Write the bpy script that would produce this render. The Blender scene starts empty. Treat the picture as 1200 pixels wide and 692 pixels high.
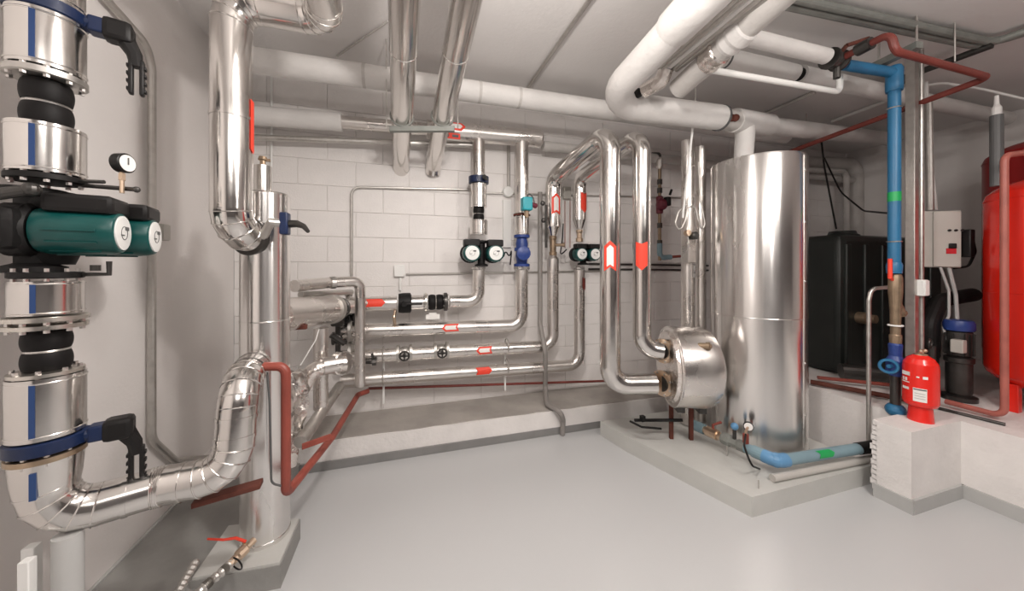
import bpy, bmesh, math, random
from mathutils import Vector, Matrix
C = bpy.context.scene.collection
random.seed(4)
V = Vector
PI = math.pi
# ------------------------------------------------------------------ camera, world, lights, exposure
YAW = math.atan2(122, 400)
SN, CS = math.sin(YAW), math.cos(YAW)
EYE = 1.4
cam_data = bpy.data.cameras.new('camera')
cam = bpy.data.objects.new('camera', cam_data)
C.objects.link(cam)
cam.location = (0, 0, EYE)
cam.rotation_euler = (PI / 2, 0, -YAW)
cam_data.sensor_width = 36
cam_data.lens = 12.0
cam_data.shift_y = -34 / 1200
cam_data.clip_start = 0.02
bpy.context.scene.camera = cam
sc = bpy.context.scene
sc.view_settings.view_transform = 'Standard'
sc.view_settings.look = 'None'
sc.view_settings.exposure = 0.16
sc.view_settings.gamma = 1.0
world = bpy.data.worlds.new('world')
sc.world = world
world.use_nodes = True
world.node_tree.nodes['Background'].inputs[0].default_value = (1.0, .95, .92, 1)
world.node_tree.nodes['Background'].inputs[1].default_value = 0.15


def lamp(name, loc, target, sx, sy, power, col=(1, .93, .88)):
    d = bpy.data.lights.new(name, 'AREA')
    d.shape = 'RECTANGLE'
    d.size, d.size_y = sx, sy
    d.energy = power
    d.color = col
    o = bpy.data.objects.new(name, d)
    C.objects.link(o)
    o.location = loc
    o.rotation_euler = (V(target) - V(loc)).to_track_quat('-Z', 'Y').to_euler()
    return o


lamp('lamp_and_fill', (0.25, 0.72, 2.72), (0.3, 1.1, 0), .5, .16, 20)
lamp('lamp_and_fill', (1.9, -0.35, 2.78), (2.1, 1.0, 0.3), 1.2, .22, 24)  # added fill at right, brightens the platform and pier
lamp('lamp_and_fill', (0.3, -1.6, 2.78), (0.5, 0.5, 0.6), 1.2, .22, 13)  # added fill behind the camera, lights the front of the left stack
for loc_, pw in (((.3, .74, 2.38), 52), ((1.75, -.25, 2.3), 26)):  # first point belongs to the overhead lamp, second is an added ceiling fill
    b_ = bpy.data.lights.new('bulb_and_fill', 'POINT')
    b_.energy = pw
    b_.shadow_soft_size = .06
    b_.color = (1, .94, .89)
    o = bpy.data.objects.new('bulb_and_fill', b_)
    C.objects.link(o)
    o.location = loc_

# ------------------------------------------------------------------ helpers


def at(px, py, X=None, Y=None, Z=None, d=None):
    """A point of the room seen at a 1200x692 pixel, on the plane X, Y or Z (metres) or at depth d."""
    t = (px - 600) / 400
    u = (312 - py) / 400
    if d is None:
        if X is not None: d = X / (SN + t * CS)
        elif Y is not None: d = Y / (CS - t * SN)
        else: d = (Z - EYE) / u
    return V((d * (SN + t * CS), d * (CS - t * SN), EYE + u * d))


def frame(axis, hint=None):
    a = V(axis).normalized()
    h = V(hint) if hint is not None else V((0, 0, 1))
    if abs(a.dot(h.normalized())) > .98:
        h = V((1, 0, 0)) if abs(a.x) < .9 else V((0, 1, 0))
    x = (h - a * h.dot(a)).normalized()
    return x, a.cross(x), a


class MB:
    def __init__(self):
        self.bm = bmesh.new()

    def rings(self, rings, cap=True, close=False):
        bm = self.bm
        R = [[bm.verts.new(p) for p in r] for r in rings]
        n = len(R[0])
        m = len(R)
        for i in range(m if close else m - 1):
            a, b = R[i], R[(i + 1) % m]
            for j in range(n):
                k = (j + 1) % n
                try: bm.faces.new((a[j], a[k], b[k], b[j]))
                except ValueError: pass
        if cap and not close:
            bm.faces.new(list(reversed(R[0])))
            bm.faces.new(R[-1])
        return self

    def tube(self, pts, r, n=14, cap=True):
        pts = [V(p) for p in pts]
        m = len(pts)
        rr = r if isinstance(r, (list, tuple)) else [r] * m
        tan = []
        for i in range(m):
            a = pts[max(i - 1, 0)]
            b = pts[min(i + 1, m - 1)]
            if 0 < i < m - 1:
                t = (pts[i] - a).normalized() + (b - pts[i]).normalized()
            else:
                t = b - a
            tan.append(t.normalized())
        x, y, _ = frame(tan[0])
        rings = []
        for i in range(m):
            x = (x - tan[i] * x.dot(tan[i])).normalized()
            y = tan[i].cross(x)
            rings.append([pts[i] + (x * math.cos(2 * PI * j / n) + y * math.sin(2 * PI * j / n)) * rr[i] for j in range(n)])
        return self.rings(rings, cap)

    def lathe(self, o, axis, prof, n=24, cap=True):
        o = V(o)
        x, y, a = frame(axis)
        return self.rings([[o + a * t + (x * math.cos(2 * PI * j / n) + y * math.sin(2 * PI * j / n)) * max(r, 1e-4)
                            for j in range(n)] for t, r in prof], cap)

    def ring(self, o, axis, r, w, n=24):
        """small round seam around a pipe"""
        return self.tube_closed(o, axis, r, w, n)

    def tube_closed(self, o, axis, r, w, n=24, k=6):
        o = V(o)
        x, y, a = frame(axis)
        rings = []
        for j in range(n):
            c = x * math.cos(2 * PI * j / n) + y * math.sin(2 * PI * j / n)
            rings.append([o + c * (r + w * math.cos(2 * PI * q / k)) + a * (w * math.sin(2 * PI * q / k)) for q in range(k)])
        return self.rings(rings, close=True)

    def box(self, c, size, axes=None, bev=0.0):
        c = V(c)
        ex, ey, ez = axes if axes else (V((1, 0, 0)), V((0, 1, 0)), V((0, 0, 1)))
        t = bmesh.new()
        bmesh.ops.create_cube(t, size=1)
        for v in t.verts:
            v.co = V((v.co.x * size[0], v.co.y * size[1], v.co.z * size[2]))
        if bev:
            bmesh.ops.bevel(t, geom=t.edges[:], offset=bev, segments=2, affect='EDGES', profile=.5)
        mp = {}
        for v in t.verts:
            mp[v] = self.bm.verts.new(c + ex * v.co.x + ey * v.co.y + ez * v.co.z)
        for f in t.faces:
            self.bm.faces.new([mp[v] for v in f.verts])
        t.free()
        return self

    def prism(self, poly, z0, z1):
        a = [self.bm.verts.new((p[0], p[1], z0)) for p in poly]
        b = [self.bm.verts.new((p[0], p[1], z1)) for p in poly]
        n = len(poly)
        for i in range(n):
            j = (i + 1) % n
            self.bm.faces.new((a[i], a[j], b[j], b[i]))
        self.bm.faces.new(list(reversed(a)))
        self.bm.faces.new(b)
        return self

    def ball(self, c, r, n=14, squash=1):
        prof = []
        m = 8
        for i in range(m + 1):
            t = -PI / 2 + PI * i / m
            prof.append((math.sin(t) * r * squash, math.cos(t) * r))
        return self.lathe(c, (0, 0, 1), prof, n)


WL = {}


def build(name, mb, mat, parent=None, sharp=22):
    me = bpy.data.meshes.new(name)
    bmesh.ops.recalc_face_normals(mb.bm, faces=mb.bm.faces)
    off = WL.get(parent.name, V((0, 0, 0))) if parent else V((0, 0, 0))
    for v in mb.bm.verts:
        v.co -= off
    mb.bm.to_mesh(me)
    mb.bm.free()
    me.polygons.foreach_set('use_smooth', [True] * len(me.polygons))
    me.set_sharp_from_angle(angle=math.radians(sharp))
    me.materials.append(mat)
    o = bpy.data.objects.new(name, me)
    C.objects.link(o)
    if parent:
        o.parent = parent
        WL[o.name] = off
    return o


def tag(o, label, cat, group=None):
    o['label'] = label
    o['category'] = cat
    if group: o['group'] = group
    return o


def thing(name, label, cat, loc=(0, 0, 0), group=None):
    o = bpy.data.objects.new(name, None)
    o.empty_display_size = .05
    C.objects.link(o)
    o.location = loc
    WL[o.name] = V(loc)
    return tag(o, label, cat, group)


def solo(name, mb, mat, label, cat, group=None, sharp=22):
    return tag(build(name, mb, mat, None, sharp), label, cat, group)


def struct(name, mb, mat, parent=None, sharp=22):
    o = build(name, mb, mat, parent, sharp)
    if not parent: o['kind'] = 'structure'
    return o


def fillet(pts, R, steps):
    """split a polyline into straight pieces and elbow arcs"""
    pts = [V(p) for p in pts]
    segs = []
    cur = pts[0]
    for i in range(1, len(pts) - 1):
        p = pts[i]
        a = (pts[i - 1] - p)
        b = (pts[i + 1] - p)
        la, lb = a.length, b.length
        a.normalize()
        b.normalize()
        ang = a.angle(b)
        t = min(R / math.tan(ang / 2), la * .49 if i > 1 else la * .98, lb * .49 if i < len(pts) - 2 else lb * .98)
        p0, p1 = p + a * t, p + b * t
        r = t * math.tan(ang / 2)
        bis = (a + b).normalized()
        cen = p + bis * (r / math.sin(ang / 2))
        u, w = p0 - cen, p1 - cen
        th = u.angle(w)
        arc = []
        for k in range(steps + 1):
            f = k / steps
            arc.append(cen + (u * math.sin((1 - f) * th) + w * math.sin(f * th)) / math.sin(th))
        segs.append(('s', [cur, p0]))
        segs.append(('e', [p0 + a * .006] + arc + [p1 + b * .006]))
        cur = p1
    segs.append(('s', [cur, pts[-1]]))
    return segs


def polycurve(pts, R, steps=6):
    out = []
    for k, p in fillet(pts, R, steps):
        if k == 'e': p = p[1:-1]
        for q in p:
            if not out or (q - out[-1]).length > 1e-4: out.append(q)
    return out


def run(name, label, cat, pts, r, mat, R=None, gores=0, band=0.0, group=None, n=20, bandmat=None, elbowmat=None, root=None, sec='pipe_section'):
    """a pipe run: straight sections, elbows and seam bands, each its own part"""
    R = R or r * 2.0
    if root is None:
        root = thing(name, label, cat, pts[0], group)
    for kind, p in fillet(pts, R, gores or 7):
        if kind == 's':
            L = (p[1] - p[0]).length
            if L < 1e-3: continue
            m = MB()
            m.tube(p, r, n)
            d = (p[1] - p[0]).normalized()
            build(sec, m, mat, root)
            if band and L > band * .6:
                k = max(1, int(round(L / band)))
                for i in range(k):
                    c = p[0] + d * L * (i + .5) / k
                    b = MB()
                    b.lathe(c - d * .006, d, [(0, r), (0, r * 1.025 + .001), (.012, r * 1.025 + .001), (.012, r)], n)
                    build('seam_band', b, bandmat or mat, root)
        else:
            m = MB()
            m.tube(p, r * 1.004, n, True)
            if gores:
                for i in range(1, len(p) - 1):
                    a = p[max(i - 1, 0)]
                    b = p[min(i + 1, len(p) - 1)]
                    m.tube_closed(p[i], b - a, r * 1.012, .0022, n, 5)
            build('elbow', m, elbowmat or mat, root)
    return root


def arrow(parent, p, axis, toward, r, L, W, mat, inner=None, notch=.25, head=.45, name='flow_arrow'):
    """arrow sticker lying on a pipe of radius r; W is its width along the curve, axis points where it flows"""
    a = V(axis).normalized()
    o = V(toward) - a * V(toward).dot(a)
    o.normalize()
    s = a.cross(o)

    def sheet(L, W, rr, mt, nm, par):
        m = MB()
        k = 10
        prev = None
        for i in range(k + 1):
            v = -1 + 2 * i / k
            th = v * W / 2 / rr
            q = V(p) + (o * math.cos(th) + s * math.sin(th)) * rr
            u0 = -L / 2 + notch * W * (1 - abs(v))
            u1 = L / 2 - head * W * abs(v)
            e = (m.bm.verts.new(q + a * u0), m.bm.verts.new(q + a * u1))
            if prev: m.bm.faces.new((prev[0], prev[1], e[1], e[0]))
            prev = e
        g = bmesh.ops.extrude_face_region(m.bm, geom=m.bm.faces[:])
        for v in [x for x in g['geom'] if isinstance(x, bmesh.types.BMVert)]:
            rad = (v.co - V(p)) - a * (v.co - V(p)).dot(a)
            v.co += rad.normalized() * .0008
        return build(nm, m, mt, par)
    ob = sheet(L, W, r + .0025, mat, name, parent)
    if inner: sheet(L * .72, W * .55, r + .0045, inner, 'arrow_inlay', ob)
    return ob


def nut_ring(m, p, axis, r, k, s=.008, L=.03):
    x, y, a = frame(axis)
    for i in range(k):
        c = V(p) + (x * math.cos(2 * PI * (i + .5) / k) + y * math.sin(2 * PI * (i + .5) / k)) * r
        m.lathe(c - a * L / 2, a, [(0, s), (L, s)], 6)


def flange(parent, p, axis, r, t, mat, bolts=8, name='flange'):
    m = MB()
    a = V(axis).normalized()
    m.lathe(V(p) - a * t / 2, a, [(0, r * .93), (t * .12, r), (t * .88, r), (t, r * .93)], 28)
    f = build(name, m, mat, parent)
    if bolts and r > .074:
        x, y, a_ = frame(a)
        first = None
        for k in range(bolts):
            c = V(p) + (x * math.cos(2 * PI * (k + .5) / bolts) + y * math.sin(2 * PI * (k + .5) / bolts)) * r * .86
            if first is None:
                b = MB()
                b.lathe(V(p) - a * (t / 2 + .008), a, [(0, r * .085), (t + .016, r * .085)], 6)
                first = build('bolt', b, M['steel'], parent)
                for v in first.data.vertices: v.co -= V(p) - WL[parent.name]
                o = first
            else:
                o = first.copy()
                C.objects.link(o)
                o.parent = parent
            o.location = c - WL[parent.name]
    elif bolts:
        b = MB()
        nut_ring(b, p, a, r * .84, bolts, r * .075, t + .02)
        build('bolts', b, M['steel'], parent)['kind'] = 'stuff'
    return f


def bellows(name, label, p0, p1, r, group=None, n=24):
    p0, p1 = V(p0), V(p1)
    a = (p1 - p0)
    L = a.length
    a.normalize()
    t = thing(name, label, 'connector', p0, group)
    m = MB()
    prof = []
    for i in range(25):
        f = i / 24
        prof.append((f * L, r * (.86 + .16 * abs(math.sin(f * PI * 2)) ** .6)))
    m.lathe(p0, a, prof, n)
    build('rubber_bellows', m, M['rubber'], t)
    m = MB()
    m.tube_closed(p0 + a * L / 2, a, r * .88, r * .07, n)
    build('centre_ring', m, M['steel'], t)
    return t


def jacket(name, label, p0, p1, r, mat, stripe=None, group=None):
    p0, p1 = V(p0), V(p1)
    a = p1 - p0
    L = a.length
    a.normalize()
    t = thing(name, label, 'pipe', p0, group)
    m = MB()
    m.lathe(p0, a, [(0, r * .985), (0, r), (L, r), (L, r * .985)], 36)
    build('cladding', m, mat, t)
    for f in (.07, .93):
        m = MB()
        m.tube_closed(p0 + a * L * f, a, r, .0025, 36)
        build('seam_band', m, mat, t)
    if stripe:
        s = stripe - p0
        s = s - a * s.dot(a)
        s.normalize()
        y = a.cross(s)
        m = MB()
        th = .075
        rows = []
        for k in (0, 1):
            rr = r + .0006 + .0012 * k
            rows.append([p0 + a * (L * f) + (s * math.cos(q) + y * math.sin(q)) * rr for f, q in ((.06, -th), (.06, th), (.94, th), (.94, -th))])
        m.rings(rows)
        o = build('stripe', m, M['stripe_blue'], t)  # narrow dark blue strip laid lengthwise on the cladding
        o['label'] = 'blue stripe along the cladding'
    return t


def twin_pump(name, label, c, face, side, k=1.0, r=.068, L=.26, gap=.15, lenoff=(0, 0), group=None, offs=(-.5, .5)):
    """two green motors lying side by side on one black casing; face = where the motors' ends point"""
    c = V(c)
    f = V(face).normalized()
    s = V(side).normalized()
    u = V((0, 0, 1))
    t = thing(name, label, 'pump', c, group)
    m = MB()
    m.box(c - f * .02 * k, (.26 * k if gap > .14 else .2 * k, .08 * k, .13 * k), (s, f, u), .025 * k)
    for q in offs:
        m.lathe(c + s * q * gap - f * .05 * k, f, [(0, r * .8), (.015 * k, r * 1.1), (.06 * k, r * 1.12), (.075 * k, r * .95)], 24)
    build('casing', m, M['black_iron'], t)
    m = MB()
    m.lathe(c - u * .135 * k, u, [(0, .05 * k), (.0, .07 * k), (.018 * k, .07 * k), (.03 * k, .04 * k), (.24 * k, .04 * k), (.252 * k, .07 * k), (.27 * k, .07 * k)], 24)
    build('pipe_flanges', m, M['black_iron'], t)
    for q, lo in zip(offs, lenoff):
        o = c + s * q * gap
        e = L * k + lo
        m = MB()
        m.lathe(o + f * .03 * k, f, [(0, r * .92), (.02 * k, r), (e * .8, r), (e * .92, r * .97), (e * .985, r * .9), (e, r * .84)], 28)
        for i in range(12):
            an = 2 * PI * i / 12
            d = s * math.cos(an) + u * math.sin(an)
            if d.z > .4: continue
            m.box(o + f * (.05 * k + e * .38) + d * r * 1.0, (.006 * k, e * .62, .008 * k), (d.cross(f), f, d))
        mo = build('motor', m, M['pump_green'], t)
        m = MB()
        m.lathe(o + f * (.03 * k + e - .002), f, [(0, r * .78), (.006 * k, r * .78), (.007 * k, r * .7)], 28)
        build('end_plate', m, M['white_plastic'], mo)
        m = MB()
        z = .03 * k + e + .0055 * k
        m.box(o + f * z + s * r * .25 + u * r * .22, (r * .32, .003 * k, r * .16), (s, f, u))
        m.box(o + f * z - s * r * .18 - u * r * .1, (r * .3, .003 * k, r * .05), (s, f, u))
        m.tube_closed(o + f * z, f, r * .3, .0012 * k, 20, 5)
        build('plate_markings', m, M['dark_grey'], mo)
        m = MB()
        m.box(o + f * (.03 * k + e * .56) + u * (r * 1.15), (r * 1.8, e * .88, r * .8), (s, f, u), .014 * k)
        m.box(o + f * (.03 * k + e * .62) + u * (r * .85), (r * 1.3, e * .45, r * .5), (s, f, u), .006 * k)
        build('terminal_box', m, M['black_plastic'], mo)
    return t


# ------------------------------------------------------------------ materials
M = {}


def mat(name, col, rough=.5, metal=0.0, noise=0.0, scale=8.0, bump=0.0, bscale=30.0, col2=None, rvar=0.0, coat=0.0, stretch=None, spec=None):
    m = bpy.data.materials.new(name)
    m.use_nodes = True
    nt = m.node_tree
    b = nt.nodes['Principled BSDF']
    b.inputs['Base Color'].default_value = (*col, 1)
    b.inputs['Roughness'].default_value = rough
    b.inputs['Metallic'].default_value = metal
    if spec is not None: b.inputs['Specular IOR Level'].default_value = spec
    if coat: b.inputs['Coat Weight'].default_value = coat
    tc = nt.nodes.new('ShaderNodeTexCoord')
    src = tc.outputs['Object']
    if stretch:
        mp = nt.nodes.new('ShaderNodeMapping')
        mp.inputs['Scale'].default_value = stretch
        nt.links.new(src, mp.inputs[0])
        src = mp.outputs[0]
    if noise or rvar:
        nz = nt.nodes.new('ShaderNodeTexNoise')
        nz.inputs['Scale'].default_value = scale
        nz.inputs['Detail'].default_value = 5
        nt.links.new(src, nz.inputs['Vector'])
        if noise:
            rp = nt.nodes.new('ShaderNodeValToRGB')
            c2 = col2 or tuple(c * (1 - noise) for c in col)
            rp.color_ramp.elements[0].color = (*c2, 1)
            rp.color_ramp.elements[0].position = .3
            rp.color_ramp.elements[1].color = (*col, 1)
            rp.color_ramp.elements[1].position = .65
            nt.links.new(nz.outputs[0], rp.inputs[0])
            nt.links.new(rp.outputs[0], b.inputs['Base Color'])
        if rvar:
            mr = nt.nodes.new('ShaderNodeMapRange')
            mr.inputs['From Min'].default_value = .3
            mr.inputs['From Max'].default_value = .7
            mr.inputs['To Min'].default_value = max(.02, rough - rvar)
            mr.inputs['To Max'].default_value = rough + rvar
            nt.links.new(nz.outputs[0], mr.inputs[0])
            nt.links.new(mr.outputs[0], b.inputs['Roughness'])
    if bump:
        n2 = nt.nodes.new('ShaderNodeTexNoise')
        n2.inputs['Scale'].default_value = bscale
        n2.inputs['Detail'].default_value = 4
        nt.links.new(src, n2.inputs['Vector'])
        bp = nt.nodes.new('ShaderNodeBump')
        bp.inputs['Strength'].default_value = bump
        bp.inputs['Distance'].default_value = .01
        nt.links.new(n2.outputs[0], bp.inputs['Height'])
        nt.links.new(bp.outputs[0], b.inputs['Normal'])
    M[name] = m
    return m


mat('plaster', (.80, .765, .745), .62, noise=.05, scale=2.0, bump=.12, bscale=60)
mat('block_paint', (.84, .81, .79), .55, noise=.05, scale=6, bump=.25, bscale=90)
mat('mortar', (.80, .77, .75), .8, noise=.1, bump=.2)
mat('ceiling_paint', (.80, .775, .76), .7, noise=.06, scale=1.3, bump=.15, bscale=40)
mat('floor_paint', (.535, .54, .545), .28)
mat('concrete', (.55, .53, .50), .8, noise=.22, scale=5, bump=.4, bscale=40)
mat('dark_plaster', (.20, .19, .19), .7, noise=.1, scale=3)
mat('strip_grey', (.25, .245, .24), .5, noise=.15, scale=6)
mat('footing_grey', (.33, .325, .31), .7, noise=.2, scale=5, bump=.2)
mat('ledge_top', (.42, .39, .36), .85, noise=.25, scale=4, bump=.4, bscale=30)
mat('white_concrete', (.82, .79, .77), .75, noise=.1, scale=5, bump=.4, bscale=35)
mat('grey_paint', (.48, .48, .47), .5, noise=.08, scale=6, bump=.1)
mat('pale_grey_paint', (.57, .57, .545), .5, noise=.1, scale=5, bump=.15)
mat('cladding', (.74, .715, .69), .17, 1, rvar=.07, scale=5, bump=.05, bscale=9)
mat('cladding_soft', (.75, .715, .685), .3, 1, rvar=.08, scale=6, bump=.08, bscale=14)
mat('tank_steel', (.82, .80, .78), .24, 1, rvar=.06, scale=3, bump=.03, bscale=5, stretch=(1, 1, .25))
_m = M['tank_steel']
_b = _m.node_tree.nodes['Principled BSDF']
_b.inputs['Anisotropic'].default_value = .8
_b.inputs['Anisotropic Rotation'].default_value = .25
_t = _m.node_tree.nodes.new('ShaderNodeTangent')
_t.direction_type = 'RADIAL'
_t.axis = 'Z'
_m.node_tree.links.new(_t.outputs[0], _b.inputs['Tangent'])
mat('foil', (.85, .80, .76), .25, 1, rvar=.1, bump=.9, bscale=26)
mat('steel', (.62, .6, .58), .32, 1, rvar=.1, scale=20)
mat('galv', (.62, .60, .57), .45, 1, noise=.15, scale=30, rvar=.1)
mat('brushed_flange', (.68, .65, .60), .3, 1, rvar=.1, scale=12)
mat('gold_flange', (.55, .42, .30), .35, 1, noise=.3, scale=12)
mat('white_wrap', (.72, .70, .68), .7, noise=.08, scale=7, bump=.35, bscale=28)
mat('grey_wrap', (.58, .555, .53), .7, noise=.15, scale=7, bump=.4, bscale=28)
mat('white_plastic', (.86, .86, .84), .4)
mat('grey_plastic', (.50, .50, .49), .45)
mat('drain_pale', (.50, .48, .45), .5)
mat('drain_grey', (.27, .25, .235), .5)
mat('dark_grey', (.10, .10, .10), .5)
mat('black_plastic', (.010, .009, .009), .45, spec=.3)
mat('black_iron', (.010, .009, .009), .55, noise=.4, scale=20, bump=.2, spec=.3)
mat('rubber', (.007, .006, .006), .6, spec=.25)
mat('pump_green', (.003, .07, .065), .35, noise=.2, scale=10)
mat('valve_blue', (.006, .018, .068), .4, noise=.2, scale=15)
mat('blue_paint', (.025, .155, .31), .4, noise=.12, scale=8)
mat('blue_bright', (.12, .29, .50), .4, noise=.1, scale=8)
mat('blue_grey', (.22, .33, .38), .45, noise=.15, scale=8)
mat('stripe_blue', (.02, .055, .17), .35)
mat('teal', (.01, .32, .38), .4)
mat('copper_paint', (.30, .065, .045), .45, noise=.25, scale=12, bump=.1)
mat('brown_paint', (.20, .04, .03), .45, noise=.25, scale=10, bump=.1)
mat('pink_pipe', (.46, .14, .11), .45, noise=.25, scale=8)
mat('rust', (.13, .035, .022), .8, noise=.4, scale=14, bump=.3)
mat('brass', (.72, .56, .42), .35, 1, noise=.1, scale=25)
mat('dull_brass', (.34, .25, .17), .5, .7, noise=.3, scale=20)
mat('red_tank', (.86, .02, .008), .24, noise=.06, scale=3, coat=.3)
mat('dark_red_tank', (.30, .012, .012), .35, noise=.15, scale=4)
mat('red_vessel', (.80, .02, .012), .25, coat=.3)
mat('arrow_red', (.85, .06, .03), .5)
mat('label_white', (.85, .83, .80), .5)
mat('dark_tank', (.016, .02, .018), .4, noise=.3, scale=4)
mat('green_sticker', (.01, .35, .09), .45)
mat('box_grey', (.52, .50, .46), .5, noise=.06, scale=6)
mat('strut_grey', (.26, .27, .25), .55, .3, noise=.2, scale=15)
mat('pump_blue', (.02, .05, .22), .4)
mat('dark_metal', (.10, .095, .09), .4, .8, noise=.3, scale=10)
mat('red_plastic', (.55, .02, .03), .4)
mat('maroon', (.14, .015, .03), .5)

UP = V((0, 0, 1))
EX = V((1, 0, 0))
EY = V((0, 1, 0))
EYEP = V((0, 0, EYE))
# ------------------------------------------------------------------ room shell
XL, XR, YB, YF, ZC = -1.25, 5.6, 3.06, -3.2, 2.9
struct('floor', MB().box(((XL + XR) / 2, (YB + YF) / 2, -.05), (XR - XL + .4, YB - YF + .4, .1)), M['floor_paint'])
struct('ceiling', MB().box(((XL + XR) / 2, (YB + YF) / 2, ZC + .05), (XR - XL + .4, YB - YF + .4, .1)), M['ceiling_paint'])
struct('wall_left', MB().box((XL - .06, (YB + YF) / 2, ZC / 2), (.12, YB - YF, ZC)), M['plaster'])
struct('wall_right', MB().box((XR + .06, (YB + YF) / 2, ZC / 2), (.12, YB - YF, ZC)), M['plaster'])
struct('wall_front', MB().box(((XL + XR) / 2, YF - .06, ZC / 2), (XR - XL, .12, ZC)), M['dark_plaster'])
wb = struct('wall_back', MB().box(((XL + XR) / 2, YB + .066, ZC / 2), (XR - XL, .12, ZC)), M['mortar'])
BW, BH = .42, .205
full = build('block', MB().box((0, 0, 0), (BW - .004, .03, BH - .004), None, .003), M['block_paint'], wb)
meshes = full.data
first = True
row = 0
z = BH / 2
while z < ZC:
    x = XL + (BW / 2 if row % 2 == 0 else 0)
    while x < XR + BW * .4:
        w = BW
        cx = x
        if x - BW / 2 < XL: cx, w = XL + BW / 4, BW / 2
        if x + BW / 2 > XR: w = XR - (x - BW / 2); cx = XR - w / 2
        if w > .05:
            o = full if first else full.copy()
            if not first: C.objects.link(o)
            first = False
            o.location = (cx, YB + .015 - random.random() * .0015, min(z, ZC - BH * .5))
            o.scale = (w / BW, 1, 1 if z + BH / 2 < ZC else .999)
        x += BW
    z += BH
    row += 1

# ledge along the back wall, floor strip, left block under the separator, pedestal, platform
LY = 2.63
ledge = MB()
for i in range(1):
    ledge.prism([(-.72, LY), (1.72, LY - .02), (2.6, LY - .02), (2.6, YB), (-1.25, YB), (-1.25, LY)], 0, .195)
struct('ledge', ledge, M['white_concrete'])
top = MB()
a, b = V((-.72, LY + .004, 0)), V((2.55, LY - .014, 0))
pts = []
for i in range(33):
    f = i / 32
    pts.append((a.x + (b.x - a.x) * f, a.y + (b.y - a.y) * f + random.uniform(-.006, .012)))
top.prism([*pts, (2.55, YB - .002), (-.72, YB - .002)], .19, .2)
struct('trim_1', top, M['ledge_top'])
struct('baseboard_back', MB().box((.46, LY - .012, .03), (2.46, .016, .06), None, .003), M['strip_grey'])
struct('baseboard_left', MB().box((XL + .008, 1.0, .04), (.016, 4.1, .08), None, .003), M['grey_paint'])
struct('pedestal', MB().prism([(1.835, 1.43), (2.88, 1.43), (2.88, 2.5), (1.53, 2.5), (1.58, 2.22)], 0, .115), M['pale_grey_paint'], sharp=30)
struct('footing', MB().prism([(-.86, 1.735), (-.53, 1.715), (-.53, 2.0), (-.86, 2.05)], 0, .10), M['footing_grey'])
struct('trim_2', MB().prism([(-.855, 1.74), (-.535, 1.72), (-.535, 1.995), (-.855, 2.04)], .1, .11), M['pale_grey_paint'])
struct('kerb_and_shade', MB().prism([(XL, 1.2), (-1.0, 1.25), (-.88, 1.6), (-.74, 2.05), (-.70, 2.63), (XL, 2.63)], 0, .07), M['footing_grey'])  # low kerb, widened in dark grey to stand for the shaded floor
plat = struct('platform', MB().prism([(2.73, 1.34), (2.73, 1.19), (3.22, 1.19), (3.22, YF), (XR, YF), (XR, YB), (3.0, YB), (3.0, 1.34)], 0, .46), M['white_concrete'], sharp=30)
m = MB()
for i in range(14):
    zz = .04 + .42 * i / 14
    m.box((2.865, 1.345 + random.uniform(0, .014), zz + .014), (.264, .03, .034))
build('rough_edge', m, M['white_concrete'], plat)
struct('baseboard_right', MB().box((2.978, 1.183, .04), (.506, .014, .08)).box((2.723, 1.264, .04), (.014, .172, .08)).box((3.213, .0, .04), (.014, 2.37, .08)), M['grey_paint'])

# ------------------------------------------------------------------ left foreground: twin pump stack
SX, SY = -1.06, 1.42


def sz(y): return 1.4 + (312 - y) * .00262


def S(y, dx=0, dy=0): return V((SX + dx, SY + dy, sz(y)))


AL = M['cladding']
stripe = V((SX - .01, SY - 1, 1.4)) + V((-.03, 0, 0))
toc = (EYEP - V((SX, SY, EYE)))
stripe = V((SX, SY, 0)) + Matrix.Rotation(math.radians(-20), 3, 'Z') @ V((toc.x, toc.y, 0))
JR = .0775


def butterfly_big(label, y, yn, sgn, gold=False):
    """wafer valve with its dark lever, seen on the stack at image height y"""
    p = S(y)
    t = thing('butterfly_valve', label, 'valve', p)
    m = MB()
    m.lathe(p - UP * .02, UP, [(0, JR * .97), (.004, JR * 1.05), (.036, JR * 1.05), (.04, JR * .97)], 32)
    build('valve_body', m, M['valve_blue'], t)
    nd = V((.93, .36, 0)).normalized()
    m = MB()
    m.tube([p + nd * JR * .9, p + nd * (JR + .055)], [.026, .024], 14)
    m.box(p + nd * (JR + .03), (.05, .052, .05), (nd, nd.cross(UP), UP), .006)
    build('valve_neck', m, M['valve_blue'], t)
    h = p + nd * (JR + .07)
    m = MB()
    m.box(h, (.07, .066, .07), (nd, nd.cross(UP), UP), .014)
    dn = (nd * .35 - UP * .94).normalized()
    pr = dn.cross(nd.cross(UP))
    m.tube([h + nd * .005, h + nd * .035 - UP * .06, h + nd * .04 - UP * .10], [.028, .02, .016], 10)
    k0 = h + nd * .04 - UP * .08
    for s in (-1, 1):
        o = nd * (.013 * s)
        m.box(k0 + o - UP * .055, (.012, .024, .12), (nd, nd.cross(UP), UP), .004)
        for q in range(4):
            m.box(k0 + o * 1.5 - UP * (.02 + .026 * q), (.008, .02, .012), (nd, nd.cross(UP), UP), .002)
    build('lever', m, M['black_plastic'], t)
    return t


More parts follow.
